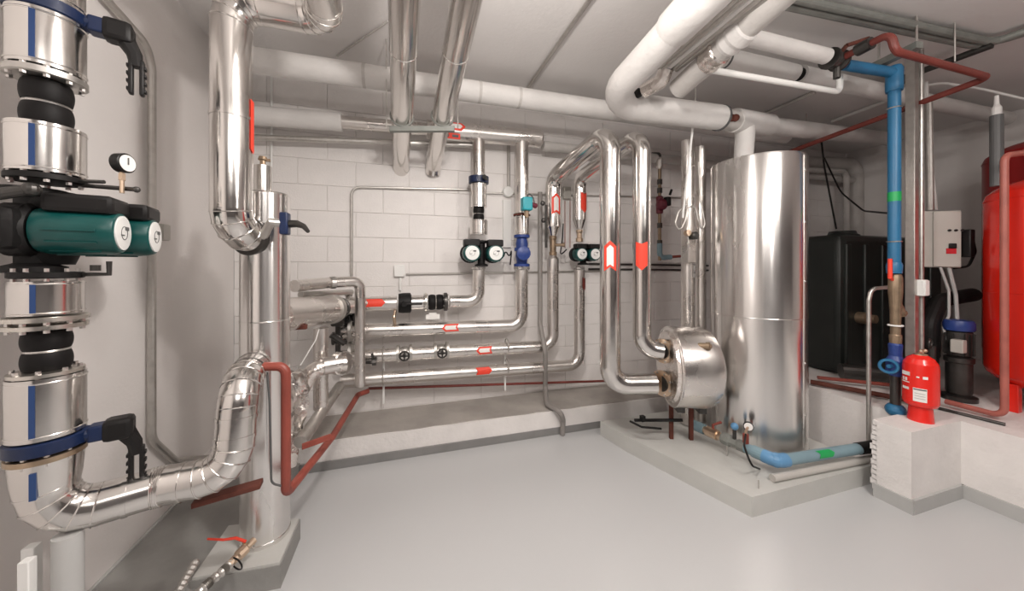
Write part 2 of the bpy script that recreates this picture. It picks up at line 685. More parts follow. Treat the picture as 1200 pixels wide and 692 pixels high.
# top to bottom
jacket('pipe_jacket', 'shiny clad pipe above the upper blue valve, cut by the top edge at left', S(8), S(-60), JR * .97, AL)
butterfly_big('upper blue butterfly valve with black lever at the top left of the pump stack', 15, 0, 1)
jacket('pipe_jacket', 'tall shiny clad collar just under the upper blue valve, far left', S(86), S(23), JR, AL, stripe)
t = thing('flange', 'dark bolted flange between the tallest upper jacket and the upper rubber connector', 'flange', S(92))
flange(t, S(92), UP, JR * 1.05, .022, M['galv'], 10, 'flange_ring')
bellows('rubber_connector', 'upper black rubber bellows on the left pump stack, above the pump', S(150), S(97), .052)
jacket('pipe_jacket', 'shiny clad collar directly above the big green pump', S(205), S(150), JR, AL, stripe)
t = thing('flange', 'black bolted flange right above the big green twin pump', 'flange', S(210))
flange(t, S(210), UP, JR * 1.02, .02, M['black_iron'], 10, 'flange_ring')
fdir = V((.97, .24, 0)).normalized()
sdir = V((-.24, .97, 0)).normalized()
pc = V((SX - .045, SY + .02, sz(270)))
tp = twin_pump('twin_pump', 'large green twin pump at left with two white end plates', pc, fdir, sdir, .95, .072, .18, .15, (.0, .035), offs=(-.22, .8))
build('suction_casing', MB().lathe(S(222, -.03, .05) - UP * .1, UP, [(-.13, .05), (-.1, .06), (.06, .065), (.1, .06)], 24), M['black_iron'], tp)
m = MB().tube([S(250, -.12, -.28), S(236, -.03, -.1), S(228, .03, -.085)], .016, 12).ball(S(228, .03, -.085), .02)
solo('grey_hose', m, M['dark_metal'], 'dark grey hose rising from the left edge to the pump top', 'hose')
# gauge and its tapping rod
g = thing('pressure_gauge', 'round black pressure gauge with white dial on the left pump stack', 'gauge', at(143, 226, d=1.1))
gp = at(143, 191, d=1.1)
gd = V((.98, -.2, 0)).normalized()
build('stem', MB().tube([at(143, 226, d=1.1), gp], .006, 10).lathe(gp - UP * .055, UP, [(0, .009), (.02, .009)], 6), M['brass'], g)
build('case', MB().lathe(gp - gd * .012, gd, [(0, .026), (.002, .03), (.026, .031), (.028, .028)], 24), M['black_plastic'], g)
build('dial', MB().lathe(gp + gd * .0165, gd, [(0, .026), (.001, .026)], 24), M['label_white'], g)
build('needle', MB().box(gp + gd * .019 + UP * .006, (.002, .003, .022), (gd, gd.cross(UP), UP)), M['dark_grey'], g)
m = MB().tube([S(213, .05, .02), at(160, 222, d=1.12)], .007, 8).tube([S(210, .06, .0), at(122, 213, d=1.08)], .006, 8).ball(at(160, 222, d=1.12), .01)
solo('gauge_pipe', m, M['dark_metal'], 'dark tapping pipe carrying the pressure gauge beside the stack', 'pipe')
m = MB().tube([S(322, .03, .02), at(128, 321, d=1.1), at(128, 306, d=1.1)], .007, 8).lathe(at(112, 317, d=1.08), UP, [(0, .012), (.018, .012)], 8)
solo('drain_cock', m, M['dark_metal'], 'small dark drain cock under the big green pump', 'valve')
t = thing('flange', 'black bolted flange directly below the big green twin pump', 'flange', S(322))
flange(t, S(322), UP, JR * .95, .02, M['black_iron'], 10, 'flange_ring')
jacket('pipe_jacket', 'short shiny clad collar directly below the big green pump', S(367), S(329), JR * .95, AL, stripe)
t = thing('flange', 'pair of steel flange rings above the lower rubber connector', 'flange', S(377))
flange(t, S(372), UP, JR * 1.1, .016, M['brushed_flange'], 0, 'flange_ring')
flange(t, S(381), UP, JR * 1.06, .016, M['brushed_flange'], 10, 'flange_ring')
bellows('rubber_connector', 'lower black rubber bellows on the left pump stack, below the pump', S(433), S(386), .05)
t = thing('flange', 'steel flange under the lower rubber connector of the left stack', 'flange', S(435))
flange(t, S(435), UP, JR * .96, .014, M['brushed_flange'], 8, 'flange_ring')
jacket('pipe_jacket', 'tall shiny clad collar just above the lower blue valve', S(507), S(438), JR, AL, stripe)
butterfly_big('lower blue butterfly valve with black lever near the left elbow', 517, 0, 1)
t = thing('flange', 'brownish flange under the lower blue butterfly valve', 'flange', S(530))
flange(t, S(530), UP, JR * 1.02, .02, M['gold_flange'], 10, 'flange_ring')
PR = .064
zb = .625
riser = at(281, 500, d=1.32)
e0 = V((SX, SY, sz(535)))
pts = [e0, V((SX, SY, zb)), V((-.84, 1.515, zb)), V((riser.x - .01, riser.y - .035, zb)), V((riser.x, riser.y, .95)), V((-.668, 1.83, .955))]
lp = run('clad_pipe', 'shiny clad pipe from the pump stack bending up into the separator cylinder', 'pipe', pts, PR, AL, R=.10, gores=4, band=.085, n=28)
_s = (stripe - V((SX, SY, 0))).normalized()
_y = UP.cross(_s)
build('stripe', MB().rings([[V((SX, SY, zz)) + (_s * math.cos(q) + _y * math.sin(q)) * rr for q, zz in ((-.09, .722), (.09, .722), (.09, .80), (-.09, .80))] for rr in (.0655, .0755)]), M['stripe_blue'], lp)
lp2 = MB().lathe(e0, -UP, [(-.005, .074), (.06, .07), (.10, PR)], 28)
build('collar', lp2, AL, lp)
# stand below the stack
m = MB()
for dx, dy, w in ((-.05, .02, .03), (-.01, -.045, .026)):
    m.box((SX + dx, SY + dy, .27), (w, w, .54), None, .003)
solo('pipe_stand', m, M['white_plastic'], 'pale square posts standing under the left elbow', 'stand')
solo('floor_pipe', MB().tube([(SX + .055, SY - .01, 0), (SX + .055, SY - .01, .575)], .033, 18), M['grey_plastic'], 'grey vertical pipe standing below the left elbow', 'pipe')
# conduit and box on the left wall
w = XL + .03
cp = polycurve([at(120, -6, X=w), at(172, 52, X=w), at(178, 80, X=w), at(178, 515, X=w), at(206, 540, X=w), at(250, 535, X=w)], .12, 6)
solo('wall_conduit', MB().tube(cp, .0165, 12), M['galv'], 'galvanised conduit running down the left wall behind the pump', 'conduit')
jb = thing('junction_box', 'small pale junction box on the left wall beside the green motors', 'box', at(188, 287, X=XL + .02))
build('box_body', MB().box(at(189, 272, X=XL + .02), (.04, .06, .085), None, .004), M['box_grey'], jb)
build('box_lid', MB().box(at(189, 272, X=XL + .02) + V((.022, 0, 0)), (.006, .054, .078), None, .002), M['box_grey'], jb)

# ------------------------------------------------------------------ separator cylinder and its pipes
CX, CY, CR = -.654, 1.914, .10
sep = thing('separator', 'tall shiny clad separator cylinder standing near the left wall', 'tank', (CX, CY, .11))
build('shell', MB().lathe((CX, CY, .11), UP, [(0, CR), (1.63, CR), (1.64, CR * .93), (1.64, 0)], 48), M['tank_steel'], sep)
for zz in (.13, 1.145, 1.60):
    build('seam_band', MB().tube_closed((CX, CY, zz), UP, CR, .003, 40), M['tank_steel'], sep)
pv = at(308, 215, d=1.62)
build('vent_stub', MB().lathe((pv.x, pv.y, 1.74), UP, [(0, .036), (.135, .036), (.136, 0)], 24), AL, sep)
build('vent_cap', MB().lathe((pv.x, pv.y, 1.875), UP, [(0, .012), (.025, .012), (.03, .02), (.045, .016)], 10).box((pv.x + .015, pv.y, 1.905), (.03, .01, .012)), M['dull_brass'], sep)

BR = .073
bx, by = -.716, 1.734
ze = 1.535
hp = [V((-.345, .2, 2.56)), V((-.345, 1.73, 2.525)), V((bx, by, 2.525)), V((bx, by, ze)), V((-.67, 1.862, ze))]
big = run('clad_pipe', 'large shiny clad pipe from ceiling down to the separator, with red stripe', 'pipe', hp, BR, AL, R=.10, gores=4, band=.55, n=32)
arrow(big, V((bx, by, 2.0)), -UP, V((.95, .06, 0)), BR, .23, .04, M['arrow_red'], notch=.1)
bv = thing('butterfly_valve', 'blue butterfly valve with dark lever on top elbow of separator', 'valve', at(335, 262, d=1.52))
dn = (V((-.67, 1.862, ze)) - V((bx, by, ze))).normalized()
c0 = V((-.684, 1.826, ze))
build('valve_body', MB().lathe(c0 - dn * .012, dn, [(0, .085), (.024, .085)], 32), M['dark_metal'], bv)
b0, b1 = at(318, 260, d=1.50), at(334, 262, d=1.53)
build('valve_neck', MB().tube([c0 + V((.06, -.03, 0)), b0, b1], .02, 12), M['galv'], bv)
build('gear_box', MB().box(b1, (.034, .05, .10), None, .007), M['valve_blue'], bv)
build('lever', MB().tube([b1 + V((.01, 0, 0)), at(348, 262, d=1.53), at(356, 265, d=1.52), at(361, 271, d=1.5)], [.018, .016, .012, .008], 10), M['dark_metal'], bv)

# red-brown pipe in front of the separator, running back along the room
q = [at(291, 429, d=1.46), at(335, 429, d=1.475), at(335, 579, d=1.475), at(398, 492, Z=.41), at(425, 463, Z=.41), at(436, 461, Y=2.86)]
q[3] = V((-.42, 2.2, .41))
q[4] = V((-.365, 2.84, .42))
q[5] = V((-.3, 2.9, .42))
run('heating_pipe', 'red-brown pipe hooking down in front of the separator and running back', 'pipe', q, .019, M['copper_paint'], R=.035, n=14)
run('heating_pipe', 'thin red-brown pipe low along the back wall above the ledge', 'pipe', [V((-.3, 2.93, .43)), at(712, 446, Y=2.93)], .011, M['brown_paint'], n=12)
solo('capillary_tube', MB().tube(polycurve([at(313, 436, d=1.47), at(316, 470, d=1.46), at(318, 566, d=1.45), at(330, 569, d=1.46)], .03), .0045, 8), M['dark_grey'], 'thin dark capillary tube hanging down the separator front', 'tube')
solo('rusty_bracket', MB().box(at(268, 577, d=1.36), (.22, .05, .022), (V((.97, .1, .1)).normalized(), V((-.1, .97, 0)).normalized(), UP), .004), M['rust'], 'rusty plate bracket under the clad elbow beside separator', 'bracket')
solo('rusty_bracket', MB().box(at(350, 383, d=1.85), (.08, .03, .025), None, .003), M['rust'], 'short rusty bracket end sticking out right of the separator', 'bracket')
solo('pipe_clamp', MB().box(at(371, 517, d=1.75), (.13, .012, .03), (V((.95, .3, .12)).normalized(), V((-.3, .95, 0)), UP), .003), M['copper_paint'], 'red painted clamp bar behind the red-brown pipe', 'clamp')
# drain valve and hose on the footing
dv = thing('drain_valve', 'brass drain valve with long red lever at the foot of the separator', 'valve', at(272, 655, d=1.46))
d0, d1 = at(298, 632, d=1.50), at(268, 662, d=1.40)
build('valve_body', MB().tube([d0, d0.lerp(d1, .3), d0.lerp(d1, .35), d0.lerp(d1, .65), d0.lerp(d1, .7), d1], [.014, .014, .022, .022, .016, .016], 10), M['brass'], dv)
build('stem', MB().tube([at(287, 648, d=1.47), at(286, 634, d=1.47)], .007, 8), M['brass'], dv)
build('lever', MB().tube([at(288, 634, d=1.47), at(276, 630, d=1.45), at(262, 632, d=1.43), at(243, 631, d=1.42)], [.006, .006, .005, .004], 8), M['arrow_red'], dv)
hs = [d1, at(262, 668, d=1.37), at(243, 684, d=1.31), at(222, 704, d=1.26)]
m = MB()
hp_ = polycurve(hs, .05, 5)
ln = []
for i in range(len(hp_) - 1):
    for k in range(6): ln.append(hp_[i].lerp(hp_[i + 1], k / 6))
m.tube(ln, [.015 + .004 * (i % 3 == 0) for i in range(len(ln))], 12)
solo('ribbed_hose', m, M['galv'], 'ribbed metal hose leading from the drain valve to the floor corner', 'hose')
solo('hose_clip', MB().tube_closed(at(277, 660, d=1.42), d0 - d1, .03, .003, 20), M['black_plastic'], 'round black clip around the drain hose fitting', 'clip')
m = MB()
ln = [at(230, 657, d=1.36).lerp(at(205, 700, d=1.24), i / 14) for i in range(15)]
m.tube(ln, [.012 + .003 * (i % 2) for i in range(15)], 12)
solo('ribbed_hose', m, M['galv'], 'second, shorter ribbed hose nearest the left footing edge', 'hose')

# ------------------------------------------------------------------ distributor between separator and back wall
WY = 2.86


def w_(px, py, Y=WY): return at(px, py, Y=Y)


hd = thing('distributor', 'clad distributor stub between separator and back wall with dark flange', 'pipe', at(345, 365, d=1.93))
h0, h1 = V((CX + .02, CY + .06, 1.155)), at(388, 362, d=2.28)
hx = (h1 - h0).normalized()
build('shell', MB().tube([h0, h1], .088, 28), M['cladding_soft'], hd)
build('end_ring', MB().lathe(h1 - hx * .03, hx, [(0, .09), (0, .098), (.05, .098), (.05, .06)], 28), M['galv'], hd)
flange(hd, h1 + hx * .05, hx, .085, .03, M['black_iron'], 8)
flange(hd, h1 + hx * .12, hx, .075, .025, M['dark_metal'], 8)
build('end_section', MB().tube([h1 + hx * .13, h1 + hx * .42], .055, 20), M['cladding_soft'], hd)
rt = run('return_pipe', 'foil wrapped return pipe rising to a round clad end cap beside separator', 'pipe',
         [at(338, 545, d=1.95), at(345, 470, d=1.98), at(366, 432, d=2.0), at(406, 425, d=2.1)], .046, M['foil'], R=.08, n=22)
build('clad_section', MB().tube([at(378, 429, d=2.02), at(400, 425, d=2.09)], .052, 20), M['cladding_soft'], rt)
build('end_cap', MB().lathe(at(400, 425, d=2.1), V((.75, -.62, .05)), [(-.03, .05), (-.02, .073), (.02, .073), (.024, .066)], 26), M['cladding_soft'], rt)
run('riser_pipe', 'slim clad riser dropping behind the foil wrapped return pipe', 'pipe', [at(376, 384, d=2.12), at(376, 478, d=2.12)], .042, M['cladding_soft'], n=18)
m1 = run('clad_pipe', 'slim clad pipe bending down in front of the four wall pipes', 'pipe',
         [at(345, 335, d=2.0), at(386, 331, d=2.3), at(422, 329, d=2.45), at(422, 452, d=2.45)], .036, M['cladding_soft'], R=.055, n=20)
build('coupling', MB().lathe(at(387, 331, d=2.3), at(422, 329, d=2.45) - at(386, 331, d=2.3), [(0, .042), (.03, .042)], 16), M['steel'], m1)
solo('grey_pipe', MB().tube([at(352, 345, d=2.1), at(412, 342, d=2.6)], .02, 12), M['galv'], 'thin grey pipe just under the slim clad pipe beside separator', 'pipe')
for i, (px, py) in enumerate(((392, 357), (407, 374), (398, 396))):
    t = thing('gate_valve', ['black valve with bonnet at the upper end of the distributor', 'black valve in the middle of the distributor cluster', 'grey valve lowest in the distributor cluster'][i], 'valve', at(px, py, d=2.62))
    c = at(px, py, d=2.62)
    mm = M['black_iron'] if i < 2 else M['dark_metal']
    build('valve_body', MB().lathe(c - EX * .05, EX, [(0, .05), (.015, .05), (.02, .032), (.08, .032), (.085, .05), (.1, .05)], 18).ball(c, .044), mm, t)
    build('bonnet', MB().lathe(c, V((0, -1, .2)), [(.03, .03), (.06, .026), (.07, .015), (.1, .012)], 12), mm, t)
    build('handwheel', MB().tube_closed(c + V((0, -.1, .02)), V((0, -1, .2)), .032, .006, 16), mm, t)
solo('thin_cable', MB().tube([at(352, 428, d=2.0), at(370, 398, d=2.05), at(374, 385, d=2.08)], .003, 6), M['white_plastic'], 'thin pale cable slanting across the distributor', 'cable')
fm = MB()
rings = []
for i in range(16):
    f = i / 15
    c = at(347 + 5 * math.sin(f * 5), 436 + 92 * f, d=1.9)
    rings.append([c + V((math.cos(2 * PI * k / 18), math.sin(2 * PI * k / 18), .25 * math.sin(k * 2.1 + i))) * random.uniform(.028, .052) for k in range(18)])
fm.rings(rings)
solo('foil_wrap', fm, M['foil'], 'crumpled foil wrapping right of the red-brown pipe', 'insulation', sharp=25)
solo('sloped_pipe', MB().tube([at(352, 518, d=1.8), at(398, 452, d=2.45)], .034, 18), M['galv'], 'grey pipe slanting back beside the red-brown pipe', 'pipe')
solo('drain_cock', MB().tube([at(418, 424, Y=2.8), at(437, 424, Y=2.78)], .014, 10).lathe(at(436, 424, Y=2.78), EX, [(0, .028), (.03, .028)], 8).tube([at(437, 424, Y=2.78), at(436, 414, Y=2.76)], .009, 8), M['dark_metal'], 'dark drain cock between the third and lowest wall pipes', 'valve')
for i, (px, py, tx) in enumerate(((409, 356, 'uppermost'), (411, 386, 'second'), (411, 413, 'third'))):
    wl = at(px, py, Y=2.86)
    t = thing('flange', 'steel flange at the left end of the %s horizontal wall pipe' % tx, 'flange', wl)
    flange(t, wl, EX, .085, .03, M['galv'], 8, 'flange_ring')
solo('valve_cluster', MB().box(at(396, 376, d=2.5), (.09, .06, .07), None, .012).tube([at(388, 392, d=2.45), at(404, 402, d=2.5)], .022, 10).tube([at(396, 350, d=2.5), at(396, 412, d=2.55)], .018, 10), M['dark_metal'], 'dark cluster of fittings joining the distributor to the wall pipes', 'fitting')

# ------------------------------------------------------------------ overhead pipes on the left and back
zb2 = 2.655
t = run('wrapped_pipe', 'long white wrapped pipe just below the ceiling in front of back wall', 'pipe', [V((at(268, 70, Y=2.46).x, 2.46, ZC)), V((at(268, 70, Y=2.46).x, 2.46, 2.66)), V((3.6, 2.46, 2.70))], .075, M['white_wrap'], n=22)
for px in (425, 606, 560):
    c = at(px, 100, Y=2.46)
    build('joint_tape', MB().lathe(V((c.x, 2.46, 2.66 + .04 * (c.x + 1.24) / 4.84)), EX, [(0, .0765), (.02, .0765)], 22), M['grey_wrap'], t)
om = thing('overhead_main', 'overhead main along back wall, white wrapped then clad, with red arrows', 'pipe', w_(300, 131))
zm0 = w_(300, 131).z
xa, xb, xc, xd = w_(285, 131).x, w_(401, 131).x, w_(500, 140).x, w_(626, 157).x


def mz(x): return 2.475 + .07 * (x - xa) / (xd - xa)


build('wrapped_section', MB().tube([V((w_(268, 128).x - .05, YB - .01, mz(w_(268, 128).x))), V((w_(268, 128).x - .03, WY + .05, mz(w_(268, 128).x))), V((w_(268, 128).x + .05, WY, mz(w_(268, 128).x))), V((xb, WY, mz(xb)))], .068, 20), M['white_wrap'], om)
build('steel_section', MB().tube([V((xb, WY, mz(xb))), V((xc, WY, mz(xc)))], .05, 20), M['cladding_soft'], om)
build('clad_section', MB().tube([V((xc, WY, mz(xc))), V((xd, WY, mz(xd)))], .075, 24), M['cladding_soft'], om)
build('end_cap', MB().lathe(V((xd - .06, WY, mz(xd))), EX, [(0, .078), (.11, .078), (.13, .06)], 24), M['cladding_soft'], om)
pa = w_(532, 151)
arrow(om, V((pa.x, WY, mz(pa.x))), EX, V((0, -1, .25)), .075, .17, .075, M['arrow_red'], M['label_white'])
b = w_(527, 162)
build('marker_frame', MB().box(V((b.x, WY - .085, b.z - .01)), (.15, .008, .045), None, .002), M['arrow_red'], om)
build('marker_marks', MB().box(V((b.x - .04, WY - .0905, b.z - .01)), (.05, .006, .02)).box(V((b.x + .035, WY - .0905, b.z - .01)), (.05, .006, .02)), M['dark_grey'], om)
solo('steel_pipe', MB().tube([V((xd + .1, 2.9, 2.5)), V((5.42, 2.9, 2.5))], .045, 16), M['grey_wrap'], 'grey pipe continuing along back wall toward the right corner', 'pipe')
solo('steel_pipe', MB().tube([w_(280, 160, 2.93), w_(556, 170, 2.93)], .022, 12), M['galv'], 'thin steel pipe under the overhead main at upper left', 'pipe')
# two clad pipes coming from behind the camera, high up
gp_ = 'clad ceiling pipes running toward the back wall'
for i, (a0, b0) in enumerate((((474, -4, 1.5), (470, 196, 2.93)), ((547, -4, 1.5), (508, 190, 2.93)))):
    A = at(a0[0], a0[1], d=a0[2])
    B = at(b0[0], b0[1], d=b0[2])
    A0 = A + (A - B).normalized() * 1.0
    if A0.z > 2.8: A0 = A + (A - B) * ((2.8 - A.z) / (A - B).z)
    r = .07
    mid = A0.lerp(B, .66)
    for yy in range(100):
        mid = A0.lerp(B, .4 + yy * .006)
        if 312 - (mid.z - EYE) * 400 / (mid.x * SN + mid.y * CS) > 136: break
    t = thing('clad_pipe', ['left one of two shiny clad ceiling pipes dropping toward back wall', 'right one of two shiny clad ceiling pipes dropping toward back wall'][i], 'pipe', A0, gp_)
    build('pipe_section', MB().tube([A0, mid], r, 28), AL, t)
    build('lower_section', MB().tube([mid, A0.lerp(B, .955), B + V((0, .02, -.03)), B + V((0, .06, -.075))], r * .93, 24), AL, t)
    for f in (.35, .7):
        c = A0.lerp(mid, f)
        build('seam_band', MB().tube_closed(c, B - A0, r, .003, 28), AL, t)
    if i == 0: mid0 = mid
    else: mid1 = mid
hg = thing('pipe_hanger', 'dark steel strut hanger holding the two clad ceiling pipes', 'hanger', mid0)
sv = (mid1 - mid0).normalized()
build('strut', MB().box(mid0.lerp(mid1, .5) - UP * .085, ((mid1 - mid0).length + .16, .035, .035), (sv, UP.cross(sv), UP), .003), M['strut_grey'], hg)
for mm_ in (mid0, mid1):
    build('clamp', MB().tube_closed(mm_, V((0, 1, -.2)), .072, .007, 24), M['strut_grey'], hg)
for s in (-.10, .10):
    c = (mid0 if s < 0 else mid1) + sv * s - UP * .085
    build('threaded_rod', MB().tube([c - EY * .016, V((c.x, c.y - .016, ZC))], .004, 8), M['galv'], hg)

# ------------------------------------------------------------------ wall pipes and their pumps
CS_ = M['cladding_soft']
gw = 'clad pipes mounted on the back wall'


def wall_flange(label, p, axis, r, t_, m_, b=8):
    t = thing('flange', label, 'flange', p)
    flange(t, p, axis, r, t_, m_, b, 'flange_ring')
    return t


# first drop (pump on the left)
X1 = w_(561, 200).x


def c1(y, px=561): return V((X1, WY, w_(px, y).z))


solo('clad_pipe', MB().tube([V((X1, WY, mz(X1) - .05)), c1(207)], .053, 22), CS_, 'short clad drop from the overhead main to the left wall pump', 'pipe', gw)
t = thing('butterfly_valve', 'dark blue wafer valve above the left wall pump', 'valve', c1(211))
build('valve_body', MB().lathe(c1(215), UP, [(0, .085), (.055, .085)], 24), M['valve_blue'], t)
build('valve_neck', MB().tube([c1(211) + V((.05, -.05, 0)), c1(211) + V((.02, -.13, 0))], .018, 10), M['black_plastic'], t)
jacket('pipe_jacket', 'shiny jacket below the dark blue wafer valve on back wall', c1(243), c1(216), .067, AL)
bellows('rubber_connector', 'black bellows above the left wall pump', c1(259), c1(242), .046)
jacket('pipe_jacket', 'shiny jacket resting right on the left wall pump', c1(275), c1(258), .075, AL)
twin_pump('twin_pump', 'dark green twin pump with white discs, left one on back wall', V((w_(563.5, 296).x, WY - .02, w_(563, 297).z)), V((0, -1, 0)), EX, .8, .073, .12, .196, (0, 0))
wall_flange('small steel flange under the left wall pump', c1(314), UP, .06, .016, M['steel'])
ya = w_(545, 352)
l1 = run('clad_pipe', 'clad pipe elbow leaving the left wall pump downward and left', 'pipe', [c1(316), V((X1, WY, w_(561, 353).z)), w_(527, 353)], .052, CS_, R=.095, gores=0, n=22, group=gw)
zh1 = w_(500, 354).z


def h1p(px): return V((w_(px, 354).x, WY, zh1))


wall_flange('rusty steel flange right of black bellows on the top wall pipe', h1p(522), EX, .075, .03, M['dark_metal'])
bellows('rubber_connector', 'black bellows lying in the top horizontal wall pipe', h1p(502), h1p(519), .062)
wall_flange('pale flange between jacket and bellows on the top wall pipe', h1p(499), EX, .078, .018, M['brushed_flange'])
jacket('pipe_jacket', 'clad jacket between black valve and bellows on the top wall pipe', h1p(481), h1p(497), .06, AL)
t = thing('butterfly_valve', 'black valve with lever in the top horizontal wall pipe', 'valve', h1p(473))
build('valve_body', MB().lathe(h1p(467), EX, [(0, .05), (0, .075), (.03, .08), (.09, .08), (.1, .06)], 22), M['black_iron'], t)
build('lever', MB().tube([h1p(476) + V((0, -.09, 0)), h1p(494) + V((0, -.1, 0))], .008, 8), M['black_plastic'], t)
build('valve_neck', MB().tube([h1p(473) + V((0, -.07, 0)), h1p(474) + V((0, -.11, 0))], .02, 10), M['black_plastic'], t)
s1 = run('clad_pipe', 'uppermost horizontal clad pipe on back wall, with solid red arrow', 'pipe', [h1p(465), h1p(405)], .058, CS_, n=22, group=gw)
arrow(s1, h1p(441), EX, V((0, -1, .25)), .058, .14, .062, M['arrow_red'])
solo('drain_tap', MB().tube(polycurve([h1p(468) + V((-.03, -.02, -.06)), h1p(462) + V((0, -.05, -.1)), h1p(463) + V((0, -.05, -.16))], .03), .012, 10), M['brass'], 'small brass drain tap under the top horizontal wall pipe', 'tap')
solo('label_plate', MB().box(h1p(507) + V((0, -.03, -.115)), (.11, .004, .04)).box(h1p(507) + V((0, -.01, -.095)), (.06, .03, .02)), M['label_white'], 'small white name plate under the bellows on back wall', 'plate')

# second drop (blue valve)
X2 = w_(611.5, 250).x


def c2(y): return V((X2, WY, w_(611.5, y).z))


zc2 = w_(611.5, 381).z
u2 = run('clad_pipe', 'clad drop with actuator below the end of the overhead main', 'pipe', [V((X2, WY, mz(X2) - .05)), c2(250)], .06, CS_, n=22, group=gw)
av = thing('actuator_valve', 'teal actuator on brass valve, on the pipe above blue valve', 'valve', c2(248))
ac = at(617, 239, d=2.78)
build('actuator', MB().box(ac, (.085, .08, .11), None, .012), M['teal'], av)
build('spindle', MB().tube([ac - UP * .03, c2(244)], .022, 10).tube([ac - UP * .05, ac - UP * .11], .02, 10), M['dull_brass'], av)
build('knob', MB().lathe(ac + V((.045, 0, .0)), V((1, 0, -.3)), [(0, .02), (.04, .022), (.05, .012)], 12), M['maroon'], av)
build('wire_loop', MB().tube(polycurve([ac + V((0, 0, .05)), ac + V((.02, 0, .1)), ac + V((.06, 0, .05)), ac + V((.07, 0, 0))], .02), .006, 8), M['dark_grey'], av)
wall_flange('rusty ring under the teal actuator', c2(252), UP, .075, .02, M['rust'])
jacket('pipe_jacket', 'shiny jacket between the teal actuator and the blue valve', c2(275), c2(254), .066, AL)
bvv = thing('control_valve', 'blue flanged valve on the back wall between the two wall pumps', 'valve', c2(294))
build('valve_body', MB().lathe(c2(312), UP, [(0, .07), (.022, .07), (.03, .045), (.09, .055), (.14, .05), (.2, .055), (.245, .045), (.255, .07), (.277, .07)], 22), M['pump_blue'], bvv)
build('bonnet', MB().lathe(c2(297), V((-.15, -1, 0)), [(.03, .05), (.08, .048), (.085, .06), (.1, .06), (.11, .03)], 14), M['pump_blue'], bvv)
build('mid_flange', MB().lathe(c2(290), UP, [(-.03, .05), (-.03, .066), (.0, .066), (.0, .05)], 20), M['pump_blue'], bvv)
wall_flange('steel flange under the blue valve on back wall', c2(314), UP, .073, .016, M['steel'])
l2 = run('clad_pipe', 'second horizontal clad pipe on back wall, bending up to the blue valve', 'pipe',
         [c2(316), V((X2, WY, zc2)), V((w_(400, 386).x, WY, w_(500, 383).z))], .055, CS_, R=.11, n=22, group=gw)
pa = w_(527, 382)
arrow(l2, V((pa.x, WY, zc2 + (w_(500, 383).z - zc2) * .4)), -EX, V((0, -1, .2)), .056, .14, .062, M['arrow_red'], M['label_white'])

# third drop (brown valve), reached from the tall clad pipe near the exchanger
X3 = w_(648, 250).x


def c3(y): return V((X3, WY, w_(648, y).z))


zc3 = w_(648, 405).z
PA = at(715, 300, d=2.42)
PB = at(752, 300, d=2.42)
zA = at(715, 152, d=2.42).z
zA2 = at(715, 450, d=2.42).z
exq = V((-.914, .407, 0))
l3 = run('clad_pipe', 'third horizontal clad pipe on back wall, joined to the brown valve', 'pipe',
         [c3(303), V((X3, WY, zc3)), V((w_(400, 412).x, WY, w_(500, 411.5).z))], .053, CS_, R=.11, n=22, group=gw)
pa = w_(566, 410)
arrow(l3, V((pa.x, WY, w_(566, 410).z)), -EX, V((0, -1, .2)), .055, .14, .062, M['arrow_red'], M['label_white'])
for px in (474, 517):
    t = thing('ball_valve', ['steel ball valve nearest the left on the third wall pipe', 'steel ball valve right of its twin on the third wall pipe'][px > 500], 'valve', w_(px, 411))
    c = V((w_(px, 411).x, WY, w_(500, 411.5).z))
    build('valve_body', MB().lathe(c - EX * .06, EX, [(0, .068), (.02, .068), (.03, .045), (.09, .045), (.1, .068), (.12, .068)], 18).ball(c, .055), M['galv'], t)
    build('handle', MB().tube([c + V((0, -.04, 0)), c + V((0, -.1, .0))], .014, 8).tube_closed(c + V((0, -.1, 0)), EY, .035, .007, 14).box(c + V((0, -.1, 0)), (.07, .01, .012)).box(c + V((0, -.1, 0)), (.012, .01, .07)), M['dark_metal'], t)
br = thing('balancing_valve', 'brown valve between two tapered clad sections on the wall riser', 'valve', c3(286))
build('valve_body', MB().lathe(c3(299), UP, [(0, .035), (.03, .035), (.035, .028), (.1, .03), (.14, .028), (.15, .034), (.175, .034)], 14), M['dull_brass'], br)
build('lower_taper', MB().lathe(c3(303), UP, [(0, .053), (.028, .036)], 20), CS_, br)
build('knob', MB().lathe(c3(287) + V((.02, -.02, 0)), V((1, -.6, 0)), [(0, .014), (.06, .014), (.06, .02), (.08, .02)], 10), M['dull_brass'], br)
zt3 = c3(209).z
l3u = run('clad_pipe', 'tall clad pipe left of its pair, bending back to the brown valve', 'pipe',
          [at(768, 449, d=2.40), V((PA.x, PA.y, zA2)), V((PA.x, PA.y, zA)), V((X3, WY, zt3)), c3(266)], .072, AL, R=.12, n=26, band=.9)
build('taper', MB().lathe(c3(276), UP, [(0, .03), (.06, .053), (.09, .072)], 20), AL, l3u)
arrow(l3u, V((PA.x, PA.y, at(716, 300, d=2.42).z)), UP, EYEP - PA, .072, .21, .085, M['arrow_red'], M['label_white'], notch=.35)
arrow(l3u, c3(240), UP, V((0, -1, 0)), .072, .19, .085, M['arrow_red'], M['label_white'])

# fourth drop (right wall pump)
X4 = w_(679, 250).x


def c4(y): return V((X4, WY, w_(679, y).z))


